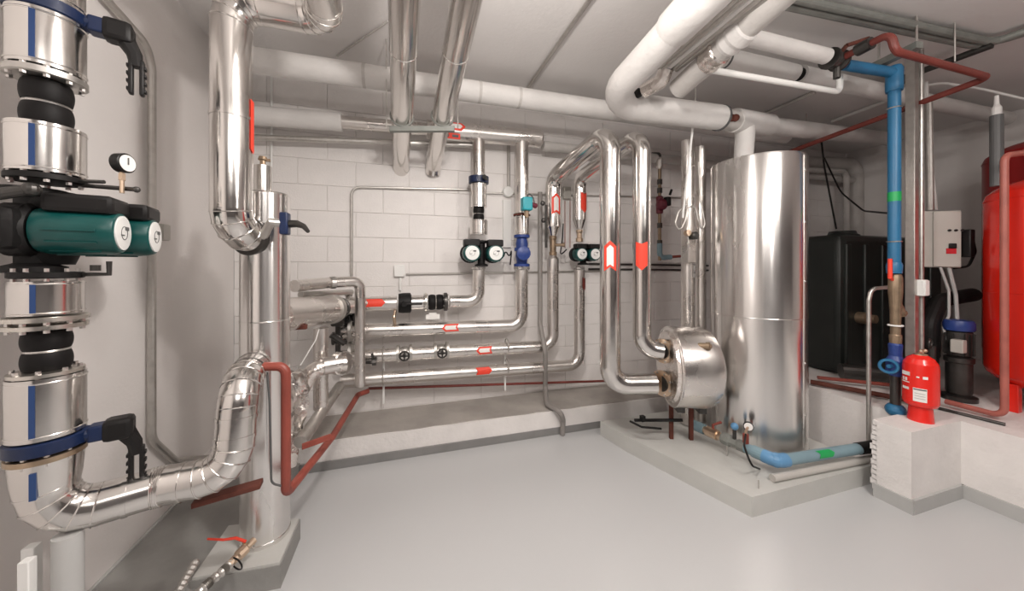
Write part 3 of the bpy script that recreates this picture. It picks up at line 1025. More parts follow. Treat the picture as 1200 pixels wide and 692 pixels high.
zc4 = w_(679, 427).z
zt4 = c4(209).z
zB = at(750, 157, d=2.42).z
l4u = run('clad_pipe', 'tall clad pipe right of its pair, bending back to the right wall pump', 'pipe',
          [at(776, 411, d=2.40), V((PB.x, PB.y, at(752, 408, d=2.42).z)), V((PB.x, PB.y, zB)), V((X4, WY, zt4)), c4(258)], .062, AL, R=.11, n=26, band=.9)
build('taper', MB().lathe(c4(268), UP, [(0, .03), (.04, .045), (.09, .062)], 20), AL, l4u)
arrow(l4u, V((PB.x, PB.y, at(755, 300, d=2.42).z)), -UP, EYEP - PB, .062, .20, .08, M['arrow_red'], notch=.2)
arrow(l4u, c4(238), -UP, V((.35, -1, 0)), .062, .19, .08, M['arrow_red'])
solo('brass_union', MB().lathe(c4(283), UP, [(0, .034), (.03, .034), (.035, .024), (.08, .024), (.09, .03), (.11, .03)], 12), M['brass'], 'brass union above the right wall pump', 'fitting')
twin_pump('twin_pump', 'dark green twin pump with white discs, right one on back wall', V((w_(682, 297).x, WY - .02, w_(682, 298).z)), V((0, -1, 0)), EX, .72, .06, .12, .135, (0, .0))
wall_flange('small steel flange under the right wall pump', c4(314), UP, .05, .016, M['steel'])
l4 = run('clad_pipe', 'fourth and lowest horizontal clad pipe on back wall, rising to right pump', 'pipe',
         [c4(316), V((X4, WY, zc4)), V((w_(400, 441).x, WY, w_(500, 437).z))], .05, CS_, R=.11, n=22, group=gw)
pa = w_(566, 433)
arrow(l4, V((pa.x, WY, pa.z - .004)), EX, V((0, -1, .2)), .052, .14, .062, M['arrow_red'])
arrow(l4, c4(332), -UP, V((.6, -1, 0)), .052, .12, .05, M['brown_paint'])
# brackets that hold the horizontal pipes
for i, px in enumerate((449, 594)):
    t = thing('pipe_bracket', ['pale bracket post carrying wall pipes near the left valves', 'pale bracket post carrying wall pipes beside the grey drain'][i], 'bracket', w_(px, 462))
    x = w_(px, 420).x
    build('post', MB().box((x, WY + .06, .47), (.016, .014, .34), None, .002), M['white_plastic'], t)
    for l_ in (w_(500, 411.5).z, w_(500, 437).z):
        build('clip', MB().tube_closed((x, WY, l_), EX, .062, .005, 20), M['galv'], t)
# grey drain pipe, conduits, boxes on the back wall
dp = polycurve([at(634, 250, Y=2.93), at(634, 385, Y=2.93), at(641, 415, Y=2.76), at(640, 478, Y=2.76), at(660, 484, Y=2.70), at(660, 505, Y=2.58)], .07, 5)
dp = polycurve([at(633, 225, Y=2.95), at(633, 380, Y=2.9), at(639, 412, Y=2.76), at(639, 455, Y=2.9), at(641, 474, Z=.225), at(657, 482, Z=.225), at(660, 492, Y=2.585), at(659, 509, Y=2.585)], .06, 5)
solo('drain_pipe', MB().tube(dp, .021, 14), M['drain_grey'], 'grey drain pipe running down the wall and over the ledge', 'pipe')
cw = YB - .018
solo('wall_conduit', MB().tube(polycurve([w_(412, 330, cw), w_(412, 219, cw), w_(552, 222, cw)], .07), .011, 10), M['galv'], 'thin conduit with a rounded corner on the bare back wall', 'conduit')
solo('wall_conduit', MB().tube([w_(476, 321, cw), w_(726, 317, cw)], .008, 10), M['galv'], 'thin conduit running level behind both wall pumps', 'conduit')
solo('wall_conduit', MB().tube([w_(570, 226, cw), w_(815, 232, cw)], .009, 10), M['galv'], 'thin conduit running level at the height of the teal actuator', 'conduit')
solo('wall_conduit', MB().tube([w_(690, 309, cw), w_(830, 311, cw)], .010, 10), M['dark_metal'], 'upper of two dark conduits behind the tall clad pipes', 'conduit')
solo('wall_conduit', MB().tube([w_(690, 315, cw), w_(830, 316.5, cw)], .010, 10), M['dark_metal'], 'lower of two dark conduits behind the tall clad pipes', 'conduit')
solo('wall_conduit', MB().tube([w_(318, 84, cw), w_(318, 260, cw)], .008, 8), M['white_plastic'], 'thin white conduit upright on the wall behind separator', 'conduit')
solo('wall_conduit', MB().tube([w_(596, 168, cw), w_(596, 220, cw)], .016, 10), M['galv'], 'short grey conduit dropping to the round junction box', 'conduit')
t = thing('junction_box', 'round white junction box on the back wall left of teal actuator', 'box', w_(595, 230, cw))
build('box_body', MB().lathe(w_(595, 225, cw) + V((0, .018, 0)), V((0, -1, 0)), [(0, .05), (.045, .048), (.05, .042)], 20), M['white_plastic'], t)
solo('wall_trunking', MB().box(w_(594, 262, cw) + V((0, 0, 0)), (.075, .03, .44), None, .004), M['white_plastic'], 'white trunking below the round junction box', 'trunking')
t = thing('junction_box', 'square white junction box on back wall above the black valve', 'box', w_(468, 325, cw))
build('box_body', MB().box(w_(468, 317, cw), (.085, .04, .10), None, .006), M['white_plastic'], t)
build('cable_gland', MB().tube([w_(469, 325, cw), w_(469, 340, cw)], .01, 8), M['white_plastic'], t)
t = thing('junction_box', 'small grey junction box between the two tall wall risers', 'box', w_(664, 232, cw))
build('box_body', MB().box(w_(664, 226, cw), (.08, .04, .12), None, .006), M['box_grey'], t)
for k in range(4):
    build('cable', MB().tube([w_(659 + 3 * k, 235, cw), w_(659 + 3 * k, 290, cw)], .004, 6), M['copper_paint'] if k % 2 else M['white_plastic'], t)
lp_ = [w_(585, 296, 2.8), w_(590, 306, 2.82), w_(592, 290, 2.84), w_(597, 304, 2.86), w_(600, 288, 2.9), w_(598, 310, 2.95)]
solo('pump_cable', MB().tube(polycurve(lp_, .03, 4), .006, 8), M['black_plastic'], 'coiled black cable right of the left wall pump', 'cable')
solo('pump_cable', MB().tube(polycurve([w_(664, 292, 2.8), w_(656, 300, 2.85), w_(659, 280, 2.95), w_(660, 262, 3.0)], .03, 4), .006, 8), M['black_plastic'], 'short black cable left of the right wall pump', 'cable')
solo('pipe_nipple', MB().tube([at(640, 240, Y=2.8), at(640, 290, Y=2.8)], .012, 10).ball(at(636, 238, Y=2.8), .022).ball(at(637, 258, Y=2.8), .022), M['dark_metal'], 'dark slim valve string right of the teal actuator', 'valve')

# ------------------------------------------------------------------ heat exchanger drum, flanges and supports
FC = at(784, 428, d=2.42)
ax = V((.914, -.407, 0)).normalized()
ex = thing('heat_exchanger', 'fat horizontal clad exchanger drum in front of the tall tank', 'heat exchanger', FC)
DR = .275
build('shell', MB().lathe(FC, ax, [(0, DR * .2), (0, DR * .97), (.012, DR), (.20, DR), (.255, DR * .93), (.29, DR * .72), (.30, DR * .3), (.30, 0)], 48), M['foil'] if False else M['cladding_soft'], ex)
build('face_rim', MB().tube_closed(FC + ax * .004, ax, DR * .985, .008, 44), M['cladding_soft'], ex)
build('face_plate', MB().lathe(FC - ax * .02, ax, [(0, DR * .86), (.02, DR * .9)], 44), M['foil'], ex)
for nm, (px, py), rr in (('upper', (776, 411), .085), ('lower', (775, 449), .09)):
    c = at(px, py, d=2.40)
    cc = V((c.x, c.y, c.z))
    e = V((FC.x, FC.y, cc.z)) - ax * .02
    dd = (e - cc)
    build('nozzle', MB().tube([cc, e + ax * .02], rr * .62, 20), M['dark_metal'], ex)
    flange(ex, cc + dd * .15, dd, rr, .016, M['brass'], 8)
    flange(ex, cc + dd * .62, dd, rr * .92, .03, M['dark_metal'], 8)
for a_, b_ in (((836, 408), .026), ((831, 424), .028)):
    c = at(a_[0], a_[1], d=2.19)
    build('end_fitting', MB().lathe(c - V((.1, -.12, 0)), V((.5, -.8, .1)), [(0, b_ * .8), (.12, b_ * .8), (.12, b_), (.14, b_), (.145, b_ * .5), (.15, b_ * .5)], 14), M['dull_brass'], ex)
sx_ = UP.cross(ax)
build('saddle', MB().box(FC + ax * .06 + sx_ * .05 + V((0, 0, -.28)), (.05, .24, .05), (ax, sx_, UP), .004).box(FC + ax * .2 + sx_ * .05 + V((0, 0, -.28)), (.05, .24, .05), (ax, sx_, UP), .004), M['dark_metal'], ex)
for s in (.06, .2):
    for k in (.14,):
        p = FC + ax * s + sx_ * k
        build('leg', MB().box((p.x, p.y, .115 + (FC.z - .29 - .115) / 2), (.028, .028, FC.z - .29 - .115), (ax, sx_, UP), .003), M['rust'], ex)
solo('bracket_bars', MB().tube([at(738, 493, d=2.5), at(752, 500, d=2.45), at(775, 502, d=2.45)], .008, 8).tube([at(744, 492, d=2.52), at(770, 492, d=2.55), at(800, 492, d=2.5)], .012, 8).box(at(753, 490, d=2.5), (.03, .03, .04)), M['black_iron'], 'black bracket bars sticking out under the exchanger drum', 'bracket')
# ------------------------------------------------------------------ tall tank
TX, TY, TR = 2.50, 1.915, .298
tk = thing('storage_tank', 'very tall shiny steel clad storage tank on the pedestal', 'tank', (TX, TY, .115))
build('shell', MB().lathe((TX, TY, .125), UP, [(0, TR * .97), (.0, TR), (.92, TR), (.921, TR * 1.004), (2.03, TR * 1.004), (2.045, TR * .99), (2.045, 0)], 72), M['tank_steel'], tk)
build('seam_band', MB().tube_closed((TX, TY, 1.046), UP, TR, .004, 64), M['tank_steel'], tk)
build('base_ring', MB().lathe((TX, TY, .115), UP, [(0, TR * 1.02), (.012, TR * 1.02), (.013, TR)], 64), M['steel'], tk)
vd = (V((0, 0, 0)) - V((TX, TY, 0))).normalized()
vs = Matrix.Rotation(math.radians(62), 3, 'Z') @ vd
build('vertical_seam', MB().box(V((TX, TY, 1.14)) + vs * (TR + .001), (.006, .02, 2.02), (vs, UP.cross(vs), UP)), M['tank_steel'], tk)
for zz in (.4, .75, 1.3, 1.7, 2.05):
    build('rivet', MB().ball(V((TX, TY, zz)) + vs * (TR + .005), .006, 8), M['steel'], tk)

# riser, cords beside the tank
solo('clad_pipe', MB().tube([at(806, 165, d=2.78), at(806, 495.5, d=2.78)], .05, 20), CS_, 'clad riser upright between the exchanger drum and storage tank', 'pipe')
solo('clad_pipe', MB().tube([at(821, 172, d=2.84), at(821, 492, d=2.84)], .04, 20), CS_, 'slimmer clad riser almost touching the storage tank', 'pipe')
solo('hanging_cord', MB().tube([at(812, 148, d=2.55), at(806, 200, d=2.6), at(800, 255, d=2.65)], .008, 8), M['white_plastic'], 'pale cord hanging from the big white pipe beside tank', 'cord')
cl = [at(804, 240, d=2.66), at(795, 248, d=2.66), at(791, 262, d=2.66), at(797, 271, d=2.66), at(803, 258, d=2.66), at(806, 242, d=2.66), at(815, 242, d=2.66), at(818, 258, d=2.66), at(823, 270, d=2.66), at(826, 262, d=2.66), at(821, 235, d=2.66), at(818, 190, d=2.7)]
solo('cable_loop', MB().tube(polycurve(cl, .05, 5), .007, 8), M['galv'], 'grey cable tied in two loops left of storage tank', 'cable')
t = thing('flow_switch', 'small steel device on the riser below the cable loops', 'device', at(810, 290, d=2.66))
build('device_body', MB().box(at(807, 292, d=2.72), (.08, .07, .22), None, .008), M['cladding_soft'], t)
build('knob', MB().lathe(at(812, 276, d=2.67), V((0, -1, 0)), [(0, .03), (.03, .03), (.04, .02)], 14), M['dark_metal'], t)
build('port', MB().lathe(at(804, 273, d=2.67), V((0, -1, 0)), [(0, .024), (.03, .024)], 14), M['brass'], t)
build('drop_tube', MB().tube([at(813, 308, d=2.66), at(813, 325, d=2.66)], .012, 8), M['steel'], t)
vr = thing('valve_string', 'slim vertical string of valves with a maroon body behind clad pipes', 'valve', at(773, 300, Y=2.86))
f_ = lambda y, px=773: at(px, y, Y=2.86)
build('air_vent', MB().lathe(f_(198), UP, [(0, .02), (.02, .034), (.09, .034), (.12, .015)], 14), M['cladding_soft'], vr)
build('pipe_section', MB().tube([f_(305), f_(198)], .016, 10), M['dull_brass'], vr)
build('upper_bend', MB().tube(polycurve([f_(190), f_(180), at(764, 180, Y=2.95)], .03), .016, 10), M['dark_metal'], vr)
build('valve_body', MB().ball(f_(240) + V((0, -.03, 0)), .058, 14).lathe(f_(240), UP, [(-.09, .02), (-.08, .034), (.08, .034), (.09, .02)], 12), M['maroon'], vr)
build('actuator', MB().box(at(782, 236, Y=2.8), (.05, .06, .09), None, .01).tube([at(785, 228, Y=2.8), at(787, 222, Y=2.8)], .012, 8), M['black_plastic'], vr)
for y in (212, 222, 263, 283):
    build('union', MB().lathe(f_(y + 4), UP, [(0, .026), (.05, .026)], 6), M['dark_metal'], vr)
build('lower_bend', MB().tube(polycurve([f_(285), f_(302), at(786, 301, Y=2.86)], .05), .026, 12), M['blue_grey'], vr)
build('outlet', MB().tube([at(785, 301, Y=2.86), at(797, 300, Y=2.86)], .014, 10), M['copper_paint'], vr)

# ------------------------------------------------------------------ overhead, right half
WP = M['white_wrap']
zW = 2.46
pts = [at(838, -8, d=1.42), at(768, 48, d=1.78), at(723, 122, d=2.26), at(850, 141, Y=1.96), at(868, 144, Y=1.96)]
pts[0] = at(835, -4, d=1.45)
w1 = run('wrapped_pipe', 'thick white wrapped pipe bending under the ceiling toward the storage tank', 'pipe', [at(834, -12, d=1.5), at(707, 121, d=2.28), at(846, 138, d=2.5)], .086, WP, R=.22, n=26)
_e = at(884, -67, d=1.34)
build('thick_section', MB().tube([V((_e.x, YF + .01, 2.74)), V((_e.x, .5, 2.74)), _e, at(834, -12, d=1.5), at(790, 33, d=1.70), at(785, 39, d=1.73)], [.096, .096, .096, .096, .094, .085], 24), WP, w1)
tee = at(874, 143, d=2.60)
build('dark_band', MB().lathe(at(843, 138, d=2.49), at(874, 143, d=2.6) - at(843, 138, d=2.49), [(0, .091), (.012, .091)], 24), M['dark_grey'], w1)
build('bare_joint', MB().tube([at(845, 139, d=2.5), at(868, 143, d=2.57)], .07, 20), M['grey_wrap'], w1)
build('rusty_clamp', MB().box(at(856, 138, d=2.45), (.05, .03, .05), None, .008).ball(at(862, 138, d=2.45), .026).ball(at(850, 139, d=2.45), .022), M['rust'], w1)
tt = run('tee_pipe', 'white wrapped tee over the tank with pipe running on to the right', 'pipe', [at(860, 141, d=2.55), at(900, 147, d=2.72)], .085, WP, n=24, sec='tee_body')
build('pipe_section', MB().tube([at(898, 147, d=2.72), at(1042, 163, d=3.75)], .068, 22), WP, tt)
build('branch', MB().tube([V((tee.x, tee.y, tee.z)), V((tee.x - .03, tee.y, 2.16))], [.066, .062], 22), WP, tt)
# bundle of thin conduits and wrapped pipe beside it
bd = thing('conduit_bundle', 'bundle of thin parallel grey conduits under the ceiling, right of white pipe', 'conduit', at(783, 78, d=2.05))
A, B = at(782, 80, d=2.05), at(915, -32, d=1.38)
sdv = (B - A).cross(UP).normalized()
for k in range(5):
    o = sdv * (k - 2) * .032
    _q = V((B.x, .1, 2.88)) + V((o.x, 0, 0))
    build('conduit', MB().tube([A + o, B + o, _q, V((_q.x, YF + .01, 2.88))], .016, 10), M['galv'] if k != 2 else M['white_wrap'], bd)
fe = run('foil_pipe', 'foil covered pipe end just below the conduit bundle', 'pipe', [at(781, 80, d=2.06), at(775, 95, d=2.1), at(755, 106, d=2.2)], .045, M['foil'], R=.05, n=16)
build('dark_end', MB().ball(at(748, 109, d=2.22), .03), M['black_iron'], fe)
A, B = at(795, 104, d=2.12), at(940, -28, d=1.42)
w3 = thing('wrapped_pipe', 'pale wrapped pipe with a ragged joint right of the conduit bundle', 'pipe', A)
build('pipe_section', MB().tube([A, B, V((B.x + .02, .1, 2.79)), V((B.x + .02, YF + .01, 2.79))], .062, 22), M['grey_wrap'], w3)
build('ragged_joint', MB().lathe(A.lerp(B, .48), B - A, [(0, .064), (.02, .072), (.05, .068), (.07, .075), (.12, .07), (.13, .064)], 20), M['white_wrap'], w3)
build('ragged_joint', MB().lathe(A.lerp(B, .30), B - A, [(0, .064), (.02, .07), (.06, .066), (.09, .072), (.1, .064)], 20), M['foil'], w3)
LYP = 1.42
u4 = thing('wrapped_pipe', 'upper white wrapped branch pipe ending at the dark valve', 'pipe', at(862, 42, Y=LYP))
build('pipe_section', MB().tube([at(858, 39, Y=LYP), at(968, 66, Y=LYP)], .043, 22), WP, u4)
u5 = thing('wrapped_pipe', 'lower white sleeved branch pipe crossing behind the blue pipe', 'pipe', at(848, 70, Y=1.66))
build('sleeve', MB().tube([at(848, 68, Y=1.7), at(930, 86, Y=1.7)], .058, 22), WP, u5)
build('dark_gap', MB().tube([at(928, 85, Y=1.7), at(940, 88, Y=1.7)], .042, 18), M['rubber'], u5)
build('pipe_section', MB().tube([at(937, 87, Y=1.7), at(1180, 139, Y=1.7)], .058, 22), WP, u5)
build('end_ring', MB().lathe(at(849, 68.5, Y=1.7), V((1, 0, 0)), [(0, .06), (.012, .06)], 22), M['dark_grey'], u5)
w6 = run('thin_conduit', 'thin bright white conduit with an upturned end below the wrapped branches', 'conduit', [at(828, 81, Y=1.5), at(984, 108, Y=1.5), at(984, 88, Y=1.5)], .017, M['white_plastic'], R=.04, n=12)
# valve where the brown and blue pipes begin
vv = thing('gate_valve', 'dark rusty valve where the brown and blue pipes start', 'valve', at(978, 72, Y=LYP))
c = at(978, 70, Y=LYP)
build('valve_body', MB().lathe(c - EX * .05, EX, [(0, .06), (.015, .06), (.02, .04), (.08, .04), (.085, .06), (.1, .06)], 16).ball(c, .05), M['dark_metal'], vv)
build('handle', MB().tube([c, c + V((.0, -.06, .05))], .012, 8).tube([c + V((0, -.06, .05)), c + V((.12, -.1, .09))], .012, 8), M['rust'], vv)
build('drain_stub', MB().tube([c + V((.02, 0, -.04)), c + V((.02, 0, -.11))], .018, 10), M['dark_metal'], vv)
zr = c.z
r1 = run('brown_pipe', 'long brown-red pipe zigzagging under the ceiling at right', 'pipe',
         [c + V((.02, -.04, 0)), V((2.5, 1.17, zr)), V((2.52, 1.16, zr - .1)), V((3.38, 1.14, 2.55)), V((3.44, 3.05, 2.42))], .019, M['brown_paint'], R=.045, n=14)
build('sleeve', MB().tube([c + V((.02, -.1, .0)), c + V((.01, -.17, 0))], .034, 12), M['dark_metal'], r1)
bx0 = at(990, 76, Y=LYP)
bv_ = at(1048, 100, d=2.2)
bl = run('blue_pipe', 'bright blue water pipe bending down from the ceiling valve', 'pipe', [bx0, V((bv_.x, bv_.y, bx0.z - .0)), V((bv_.x, bv_.y, at(1048, 316, d=2.2).z))], .031, M['blue_paint'], R=.05, n=20)
zt = bx0.z
build('tee_fitting', MB().lathe(V((bv_.x, bv_.y, zt - .12)), UP, [(0, .04), (.02, .042), (.14, .042), (.16, .034)], 20), M['blue_paint'], bl)
build('socket', MB().lathe(V((bv_.x, bv_.y, at(1048, 320, d=2.2).z)), UP, [(0, .036), (.05, .039), (.07, .033)], 20), M['blue_paint'], bl)
zg = at(1048, 236, d=2.2).z
build('green_band', MB().lathe(V((bv_.x, bv_.y, zg)), UP, [(0, .0318), (.06, .0318)], 20), M['green_sticker'], bl)
for y in (127, 283):
    zz = at(1048, y, d=2.2).z
    o = build('pipe_clip', MB().tube_closed(V((bv_.x, bv_.y, zz)), UP, .034, .004, 18).tube([V((bv_.x + .03, bv_.y, zz)), V((bv_.x + .1, bv_.y + .02, zz))], .005, 6), M['steel'], bl)
# brass strainer, blue valve, foot pipe below the blue pipe
z0 = at(1048, 320, d=2.2).z
st = thing('strainer', 'brass y-strainer hanging under the bright blue pipe', 'valve', V((bv_.x, bv_.y, z0)))
zc_ = lambda y: at(1050, y, d=2.2).z
VP = lambda y, dx=0: V((bv_.x + .012 + dx, bv_.y, zc_(y)))
build('strainer_body', MB().lathe(VP(402), UP, [(0, .028), (.05, .03), (.06, .024), (.2, .026), (.28, .03), (.33, .034), (.42, .034), (.445, .026)], 16), M['dull_brass'], st)
build('side_branch', MB().tube([VP(352), VP(366, .05)], [.022, .026], 12).lathe(VP(366, .05), V((.6, 0, -.8)), [(0, .03), (.02, .03)], 6), M['dull_brass'], st)
build('clip', MB().tube_closed(VP(381), UP, .032, .006, 16), M['white_plastic'], st)
build('handle', MB().tube([VP(328, -.03), VP(325, -.055), VP(303, -.055)], [.008, .012, .011], 10), M['arrow_red'], st)
bb = thing('gate_valve', 'blue gate valve standing left of the small red vessel', 'valve', VP(470))
build('valve_body', MB().lathe(VP(440), UP, [(0, .03), (.03, .045), (.1, .045), (.13, .03), (.2, .034), (.21, .028)], 16), M['pump_blue'], bb)
build('handwheel', MB().tube_closed(VP(428, -.07), V((1, .5, 0)), .04, .009, 16).tube([VP(428), VP(428, -.07)], .012, 8), M['blue_paint'], bb)
build('foot_pipe', MB().tube([VP(440), VP(478)], .026, 14), M['dark_metal'], bb)
build('foot', MB().ball(VP(480), .05, 16, .9), M['blue_paint'], bb)

# strut, columns and things hanging on them
cx_, cy_ = 3.22, 1.44
kk = thing('steel_column', 'pale galvanised double column from platform to ceiling at right', 'column', (cx_, cy_, .46))
p1, p2 = at(1068.5, 300, d=2.34), at(1079, 300, d=2.36)
build('post', MB().box((p1.x, p1.y, (.46 + ZC) / 2), (.045, .05, ZC - .46), None, .004), M['galv'], kk)
build('post', MB().tube([(p2.x, p2.y, .46), (p2.x, p2.y, ZC)], .016, 14), M['galv'], kk)
build('foot_plate', MB().box((p1.x, p1.y, .466), (.12, .12, .012)), M['galv'], kk)
s_ = thing('strut_rail', 'short grey strut rail fixed under ceiling beside brown pipe', 'rail', at(1050, 66, d=2.2))
A, B = at(1012, 84, Z=2.72), at(1078, 52, Z=2.72)
dv_ = (B - A).normalized()
build('rail', MB().box(A.lerp(B, .5), ((B - A).length, .05, .04), (dv_, UP.cross(dv_), UP), .003), M['strut_grey'], s_)
for f in (.3, .95):
    c = A.lerp(B, f)
    build('hanger_rod', MB().tube([c, V((c.x, c.y, ZC))], .006, 8), M['galv'], s_)
zc = 2.855
cg = 'ceiling conduits at upper right'
for k in (0, 1):
    o = V((0, .05 * k, 0))
    pp = polycurve([V((1.0, 1.40, zc)) + o, V((3.66 - .03 * k, 1.21, zc)) + o, V((3.75, .6, zc)) + o * 0 + V((-.03 * k, 0, 0))], .12, 5)
    solo('ceiling_conduit', MB().tube(pp, .023, 12), M['strut_grey'], ['nearer of two grey conduits crossing the ceiling at upper right', 'farther of two grey conduits crossing the ceiling at upper right'][k], 'conduit', cg)
solo('ceiling_conduit', MB().tube(polycurve([V((3.6, 1.2, zc - .03)), V((3.6, 1.9, zc - .02)), at(1060, 95, Z=zc)], .1), .022, 12), M['dark_metal'], 'dark conduit running back from the bend of the ceiling pair', 'conduit')
solo('ceiling_conduit', MB().tube([at(618, 103, Z=2.88), at(705, -20, Z=2.88)], .014, 10), M['galv'], 'grey conduit crossing the bare ceiling in the middle', 'conduit')
solo('ceiling_conduit', MB().tube([at(886, 138, Z=2.88), at(955, 108, Z=2.88)], .015, 10), M['grey_wrap'], 'pale ceiling conduit left of the brown pipe above the tank', 'conduit')
solo('ceiling_conduit', MB().tube([at(975, 142, Z=2.88), at(1045, 116, Z=2.88)], .015, 10), M['white_plastic'], 'pale ceiling conduit close behind the blue pipe', 'conduit')
solo('ceiling_conduit', MB().tube([at(395, 66, Z=2.888), at(455, 25, Z=2.888)], .006, 8), M['grey_wrap'], 'faint thin conduit on the ceiling left of the clad pair', 'conduit')
for i, (px, y0, y1, d) in enumerate(((945, 121, 158, 3.35), (1119, 12, 72, 2.1), (815, 92, 150, 2.5))):
    b_ = at(px, y1, d=d)
    solo('hanger_rod', MB().tube([b_, V((b_.x, b_.y, ZC))], .004, 6), M['galv'], ['thin hanger rod holding the white pipe right of the tank', 'thin hanger rod holding the long brown-red pipe', 'thin hanger rod beside the big white pipe elbow'][i], 'rod')
# switch box on the column
sb = thing('control_box', 'pale grey control box with red switch mounted on the column', 'box', at(1100, 312, d=2.5))
bc = at(1100, 280, d=2.52)
fx = V((.96, -.28, 0)).normalized()
fy = V((.28, .96, 0)).normalized()
hh = 66 * 2.52 / 400
L0, L1 = at(1075, 280, d=2.56), at(1127, 280, d=2.46)
bc = L0.lerp(L1, .5)
fx = (L1 - L0)
wid = fx.length
fx.normalize()
fy = UP.cross(fx)
build('box_body', MB().box(bc + fy * .06, (wid, .12, hh), (fx, fy, UP), .008), M['box_grey'], sb)
build('box_door', MB().box(bc + fx * wid * .16 - fy * .006, (wid * .62, .012, hh * .97), (fx, fy, UP), .004), M['box_grey'], sb)
build('main_switch', MB().box(bc + fx * wid * .26 - fy * .02 - UP * hh * .12, (.035, .02, .035), (fx, fy, UP), .004), M['black_plastic'], sb)
build('switch_plate', MB().box(bc + fx * wid * .24 - fy * .014 - UP * hh * .21, (.05, .006, .04), (fx, fy, UP), .001), M['red_plastic'], sb)
for k in range(3):
    build('button', MB().lathe(bc + fx * (wid * .2 + k * .032) - fy * .012 + UP * hh * .15, -fy, [(0, .009), (.01, .008)], 12), M['black_plastic'], sb)
build('side_terminal', MB().box(at(1133, 285, d=2.48), (.06, .06, .2), None, .008), M['black_plastic'], sb)
solo('wall_duct', MB().tube([at(1090, 246, d=2.6), at(1088, 118, d=2.6)], .022, 12), M['galv'], 'grey conduit dropping into the control box from above', 'conduit')
solo('wall_duct', MB().tube([at(1096, 246, d=2.62), at(1086, 150, d=2.65), at(1085, 96, d=2.65)], .014, 12), M['white_wrap'], 'pale thin conduit beside the one entering the control box', 'conduit')
solo('box_cable', MB().tube(polycurve([at(1102, 313, d=2.5), at(1112, 340, d=2.5), at(1112, 370, d=2.48), at(1105, 382, d=2.46), at(1110, 398, d=2.44)], .05), .008, 8), M['grey_plastic'], 'grey cable hanging from the control box to the blue pump', 'cable')
solo('box_cable', MB().tube(polycurve([at(1112, 313, d=2.5), at(1120, 345, d=2.5), at(1122, 378, d=2.46)], .05), .011, 8), M['grey_plastic'], 'thicker grey cable from the control box to pump head', 'cable')
solo('box_cable', MB().tube(polycurve([at(1118, 314, d=2.5), at(1135, 312, d=2.5), at(1143, 295, d=2.5), at(1140, 280, d=2.5)], .05), .008, 8), M['black_plastic'], 'black cable looping right of the control box', 'cable')
t = thing('socket_box', 'small white socket box on the column below the control box', 'box', at(1080, 347, d=2.3))
build('box_body', MB().box(at(1081, 337, d=2.31), (.05, .04, .11), None, .006), M['white_plastic'], t)
build('box_lid', MB().box(at(1081, 337, d=2.31) + V((0, -.022, 0)), (.044, .006, .1), None, .002), M['white_plastic'], t)
hk = polycurve([at(1046, 336, d=2.3), at(1021, 338, d=2.3), at(1018, 352, d=2.3), at(1018, 520, d=2.3)], .05, 6)
solo('hook_pipe', MB().tube(hk, .0125, 12), M['galv'], 'thin grey hooked pipe standing right of the storage tank', 'pipe')

# ------------------------------------------------------------------ small red vessel on the pier
VC = V((3.0, 1.268, .46))
vs_ = thing('expansion_vessel', 'small red expansion vessel with white label standing on the pier', 'vessel', VC)
VR = .076
build('shell', MB().lathe(VC + UP * .085, UP, [(0, VR * .6), (.012, VR * .9), (.03, VR), (.235, VR), (.265, VR * .96), (.295, VR * .75), (.315, VR * .4), (.32, .0)], 36), M['red_vessel'], vs_)
build('foot_skirt', MB().lathe(VC, UP, [(0, VR * .72), (.0, VR * .74), (.1, VR * .64)], 30), M['red_vessel'], vs_)
build('connector', MB().lathe(VC + UP * .395, UP, [(0, .03), (.012, .03), (.014, .014), (.03, .014)], 12).ball(VC + V((.02, -.01, .425)), .012).ball(VC + V((-.02, -.01, .425)), .012), M['brass'], vs_)
tc_ = (EYEP - VC)
tc_.z = 0
tc_.normalize()


def patch(name, ang, z0_, z1_, w, mt, rr=VR + .0008, par=vs_):
    mm = MB()
    dd = Matrix.Rotation(math.radians(ang), 3, 'Z') @ tc_
    y = UP.cross(dd)
    rows = []
    th = w / 2 / VR
    k = 6
    for e in (0, .0008):
        rows.append([VC + UP * zz + (dd * math.cos(q_) + y * math.sin(q_)) * (rr + e) for zz, q_ in
                     [(z0_, -th + 2 * th * i / k) for i in range(k + 1)] + [(z1_, th - 2 * th * i / k) for i in range(k + 1)]])
    mm.rings(rows)
    return build(name, mm, mt, par)


lb = patch('white_label', -2, .13, .21, .055, M['label_white'])
patch('label_header', -2, .199, .206, .05, M['dark_grey'], VR + .002)
for k in range(3):
    patch('label_text', -2, .147 + .015 * k, .151 + .015 * k, .042, M['grey_plastic'], VR + .002)
for a_, z0_, z1_, w_2 in ((-52, .275, .298, .05), (-48, .243, .262, .012), (-62, .243, .262, .012), (-52, .232, .238, .045), (-52, .19, .205, .04), (14, .268, .284, .02), (-8, .272, .28, .012)):
    patch('white_print', a_, z0_, z1_, w_2, M['label_white'])

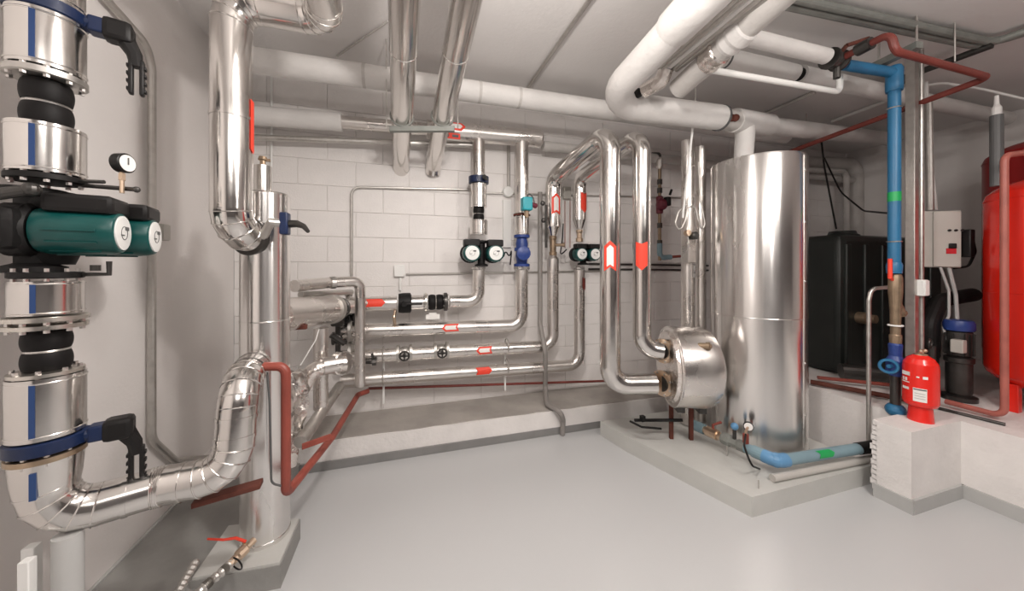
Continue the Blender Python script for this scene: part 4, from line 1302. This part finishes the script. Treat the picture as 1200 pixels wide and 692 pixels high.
# ------------------------------------------------------------------ machines on the platform at right
dt = thing('dark_tank', 'black plastic water tank behind the storage tank on the platform', 'tank', (4.2, 2.35, .46))
d0_ = (4.35, 2.35)
hz_ = 1.22
build('shell', MB().box((4.3, 2.42, .46 + hz_ / 2), (1.5, .9, hz_), None, .06), M['dark_tank'], dt)
build('lid', MB().lathe((4.15, 2.3, .46 + hz_), UP, [(0, .13), (.03, .13), (.04, .11), (.07, .10)], 24), M['dark_tank'], dt)
for i in range(6):
    build('rib', MB().box((3.62 + .24 * i, 1.968, .46 + hz_ / 2), (.06, .03, hz_ * .86), None, .01), M['dark_tank'], dt)
build('outlet', MB().lathe(at(1009, 372, Y=1.95), V((0, -1, 0)), [(-.02, .05), (.05, .05), (.05, .035), (.1, .035)], 16), M['dull_brass'], dt)
ap = run('wrapped_pipe', 'pale wrapped pipe arching against the wall above the black tank', 'pipe', [at(915, 190, Y=2.95), at(1003, 192, Y=2.92), at(1003, 290, Y=2.92)], .075, M['grey_wrap'], R=.16, n=20)
run('steel_pipe', 'thin inner pipe arching under the pale wrapped arch', 'pipe', [at(940, 199, Y=2.8), at(992, 201, Y=2.8), at(992, 275, Y=2.8)], .03, M['grey_wrap'], R=.08, n=14)
solo('black_cable', MB().tube(polycurve([at(962, 160, d=3.6), at(966, 195, d=3.55), at(980, 268, d=3.4)], .1), .008, 8), M['black_plastic'], 'straight black cable dropping to the black tank lid', 'cable')
solo('black_cable', MB().tube(polycurve([at(966, 185, d=3.5), at(985, 225, d=3.3), at(1012, 247, d=2.9), at(1044, 250, d=2.26)], .3), .007, 8), M['black_plastic'], 'curved black cable sagging toward the blue pipe', 'cable')
solo('floor_pipe', MB().tube([at(950, 447, Z=.49), at(1062, 468, Z=.49)], .018, 12), M['rust'], 'rusty pipe lying along the platform edge behind the hooked pipe', 'pipe')
solo('floor_pipe', MB().tube([at(958, 442, Z=.50), at(1055, 452, Z=.50)], .014, 12), M['copper_paint'], 'thin red pipe lying on the platform before black tank', 'pipe')
solo('floor_pipe', MB().tube([at(985, 434, Z=.53), at(1050, 440, Z=.53)], .06, 16), M['dark_metal'], 'thick dark pipe lying on the platform before black tank', 'pipe')
# vertical pump
bp_ = at(1124, 470, Z=.46)
px_ = V((bp_.x + .05, bp_.y + .02, .46))
mp = thing('booster_pump', 'upright dark pump with blue motor cap beside the big red vessel', 'pump', px_)
build('base', MB().lathe(px_, UP, [(0, .085), (.03, .085), (.04, .06)], 24), M['dark_metal'], mp)
build('pump_body', MB().lathe(px_ + UP * .04, UP, [(0, .055), (.02, .062), (.22, .062), (.23, .07), (.26, .07), (.27, .05)], 24), M['dark_metal'], mp)
mm = MB().lathe(px_ + UP * .31, UP, [(0, .05), (.01, .062), (.17, .062), (.18, .05)], 24)
for i in range(16):
    an = 2 * PI * i / 16
    mm.box(px_ + UP * .395 + V((math.cos(an), math.sin(an), 0)) * .066, (.012, .004, .15), (V((math.cos(an), math.sin(an), 0)), V((-math.sin(an), math.cos(an), 0)), UP))
build('motor', mm, M['dark_metal'], mp)
build('motor_cap', MB().lathe(px_ + UP * .49, UP, [(0, .07), (.01, .074), (.05, .074), (.07, .066), (.075, .03)], 24), M['pump_blue'], mp)
build('terminal_box', MB().box(px_ + V((-.085, -.03, .39)), (.05, .06, .09), None, .006), M['box_grey'], mp)
m = MB().tube(polycurve([at(1088, 470, d=2.5), at(1088, 380, d=2.5), at(1100, 352, d=2.55), at(1140, 345, d=2.6)], .12, 5), .05, 16)
solo('black_pipe', m, M['black_iron'], 'dark arched pipe behind column and socket box', 'pipe')
m = MB().tube([at(1092, 467, Z=.462), at(1092, 405, d=2.42)], .02, 12).tube_closed(at(1090, 402, d=2.4), V((.2, -1, 0)), .03, .007, 14)
solo('tap', m, M['dark_metal'], 'dark steel tap behind the small red vessel', 'tap')
# big red vessels
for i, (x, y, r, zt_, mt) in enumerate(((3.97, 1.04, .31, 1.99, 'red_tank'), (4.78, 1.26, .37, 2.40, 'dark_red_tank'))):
    t = thing('pressure_vessel', ['big bright red pressure vessel cut by the right edge', 'darker red pressure vessel standing behind the bright red one'][i], 'vessel', (x, y, .46))
    zb_ = .58
    prof = [(0, 0.01)]
    for k in range(1, 7): prof.append((.14 * (1 - math.cos(k / 6 * PI / 2)), r * math.sin(k / 6 * PI / 2)))
    H = zt_ - zb_
    prof.append((H - .14, r))
    for k in range(1, 7): prof.append((H - .14 + .14 * math.sin(k / 6 * PI / 2), r * max(.02, math.cos(k / 6 * PI / 2))))
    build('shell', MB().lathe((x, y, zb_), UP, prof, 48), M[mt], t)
    build('weld_seam', MB().tube_closed((x, y, zb_ + H * .46), UP, r, .004, 40), M[mt], t)
    build('weld_seam', MB().tube_closed((x, y, zb_ + H - .15), UP, r, .004, 40), M[mt], t)
    build('top_nozzle', MB().lathe((x, y, zt_ - .01), UP, [(0, .05), (.05, .05), (.05, .08), (.07, .08)], 16), M[mt], t)
    for k in range(3):
        an = 2 * PI * k / 3 + 2.6
        build('leg', MB().box((x + math.cos(an) * r * .8, y + math.sin(an) * r * .8, .55), (.05, .05, .18), None, .004), M[mt], t)
pk = run('vent_pipe', 'pinkish red pipe rising in front of the big red vessel', 'pipe', [at(1108, 470, Z=.50), at(1177, 488, d=2.06), at(1177, 182, d=2.06), at(1215, 177, d=2.1)], .017, M['pink_pipe'], R=.05, n=16)
solo('insulated_pipe', MB().tube([at(1168, 135, d=2.25), at(1168, 218, d=2.25)], .029, 16), M['dark_grey'], 'dark grey insulated pipe upright beside the red vessels', 'pipe')
solo('pipe_end', MB().lathe(at(1168, 137, d=2.25), UP, [(0, .022), (.06, .022), (.08, .012), (.14, .01)], 12), M['white_wrap'], 'pale stub on top of the dark insulated pipe', 'fitting')
solo('floor_bar', MB().tube([at(1100, 478, Z=.47), at(1178, 497, Z=.47)], .01, 8), M['dark_metal'], 'dark bar lying on the platform near its front edge', 'bar')
solo('white_cable', MB().tube(polycurve([at(1086, 100, d=2.7), at(1105, 97, d=2.7), at(1150, 104, d=2.7), at(1205, 117, d=2.6)], .3), .009, 8), M['white_plastic'], 'white cable sagging under the ceiling above the red vessels', 'cable')

# ------------------------------------------------------------------ blue floor pipe on the pedestal
zf = .215
F0, F1, F2 = at(812, 497, Z=zf), at(910, 540, Z=zf), at(1008, 525, Z=zf)
bf = thing('floor_water_pipe', 'blue-grey pipe with bright blue elbow lying on the pedestal', 'pipe', F0)
dA = (F1 - F0).normalized()
dB = (F2 - F1).normalized()
build('inlet_section', MB().tube([F0, F0.lerp(F1, .16)], .036, 16), M['blue_grey'], bf)
build('brass_valve', MB().tube([F0.lerp(F1, .16), F0.lerp(F1, .2), F0.lerp(F1, .2), F0.lerp(F1, .34), F0.lerp(F1, .34), F0.lerp(F1, .4)], [.024, .024, .036, .036, .026, .026], 12), M['brass'], bf)
build('copper_lever', MB().tube([F0.lerp(F1, .28), F0.lerp(F1, .28) + UP * .06, F0.lerp(F1, .30) + V((.06, 0, .075))], .009, 8), M['copper_paint'], bf)
build('union', MB().lathe(F0.lerp(F1, .40), dA, [(0, .036), (.02, .042), (.05, .042), (.06, .03), (.10, .03), (.11, .038), (.15, .038)], 8), M['strut_grey'], bf)
build('pipe_section', MB().tube([F0.lerp(F1, .6), F1 - dA * .06], .032, 16), M['blue_grey'], bf)
build('coupling', MB().lathe(F1 - dA * .13, dA, [(0, .038), (.07, .038)], 16), M['blue_grey'], bf)
build('elbow', MB().tube(polycurve([F1 - dA * .07, F1, F1 + dB * .07], .06, 6), .04, 20).ball(F1 + (dB - dA) * .012, .043, 18), M['blue_bright'], bf)
build('outlet_section', MB().tube([F1 + dB * .05, F2], .033, 18), M['blue_grey'], bf)
arrow(bf, F1.lerp(F2, .52), dB, EYEP - F1, .033, .13, .045, M['green_sticker'], notch=.4, head=.5, name='green_arrow')
build('black_sleeve', MB().tube([F2 - dB * .02, F2 + dB * .13], .036, 18), M['rubber'], bf)
solo('pale_pipe', MB().tube([at(905, 560, Z=.138), V((2.985, 1.455, .138))], .022, 16), M['drain_pale'], 'pale grey pipe lying along the front edge of the pedestal', 'pipe')
g = thing('pressure_gauge', 'small round gauge on a red valve over the blue-grey floor pipe', 'gauge', F0.lerp(F1, .68))
gp = F0.lerp(F1, .68)
g1 = at(877, 499, d=2.26)
build('stem', MB().tube([gp, V((gp.x, gp.y, g1.z - .02)), g1], .008, 8), M['brass'], g)
build('red_body', MB().lathe(gp + UP * .03, UP, [(0, .018), (.06, .018)], 10), M['copper_paint'], g)
gd = V((-.75, -.65, .1)).normalized()
build('case', MB().lathe(g1 - gd * .012, gd, [(0, .028), (.022, .03), (.024, .027)], 20), M['black_plastic'], g)
build('dial', MB().lathe(g1 + gd * .0125, gd, [(0, .025), (.001, .025)], 20), M['label_white'], g)
t = thing('bleed_valve', 'small blue capped valve left of the floor gauge', 'valve', F0.lerp(F1, .55))
p = F0.lerp(F1, .55)
build('valve_body', MB().tube([p, p + UP * .09], .012, 10), M['dark_metal'], t)
build('cap', MB().ball(p + UP * .11, .024, 12), M['blue_bright'], t)
solo('black_cable', MB().tube(polycurve([gp + UP * .09, at(872, 522, d=2.12), at(880, 545, d=2.02), at(890, 549, Z=.13)], .06), .006, 8), M['black_plastic'], 'black cable curling from the floor gauge to the pedestal', 'cable')
for i, (px, py, h_) in enumerate(((852, 524, .08), (889, 562, .05))):
    b_ = at(px, py + 10, Z=.115)
    solo('support_pin', MB().tube([b_, b_ + UP * h_], .004, 6), M['steel'], ['thin support pin under the brass valve end of floor pipe', 'thin support pin near the blue elbow'][i], 'pin')
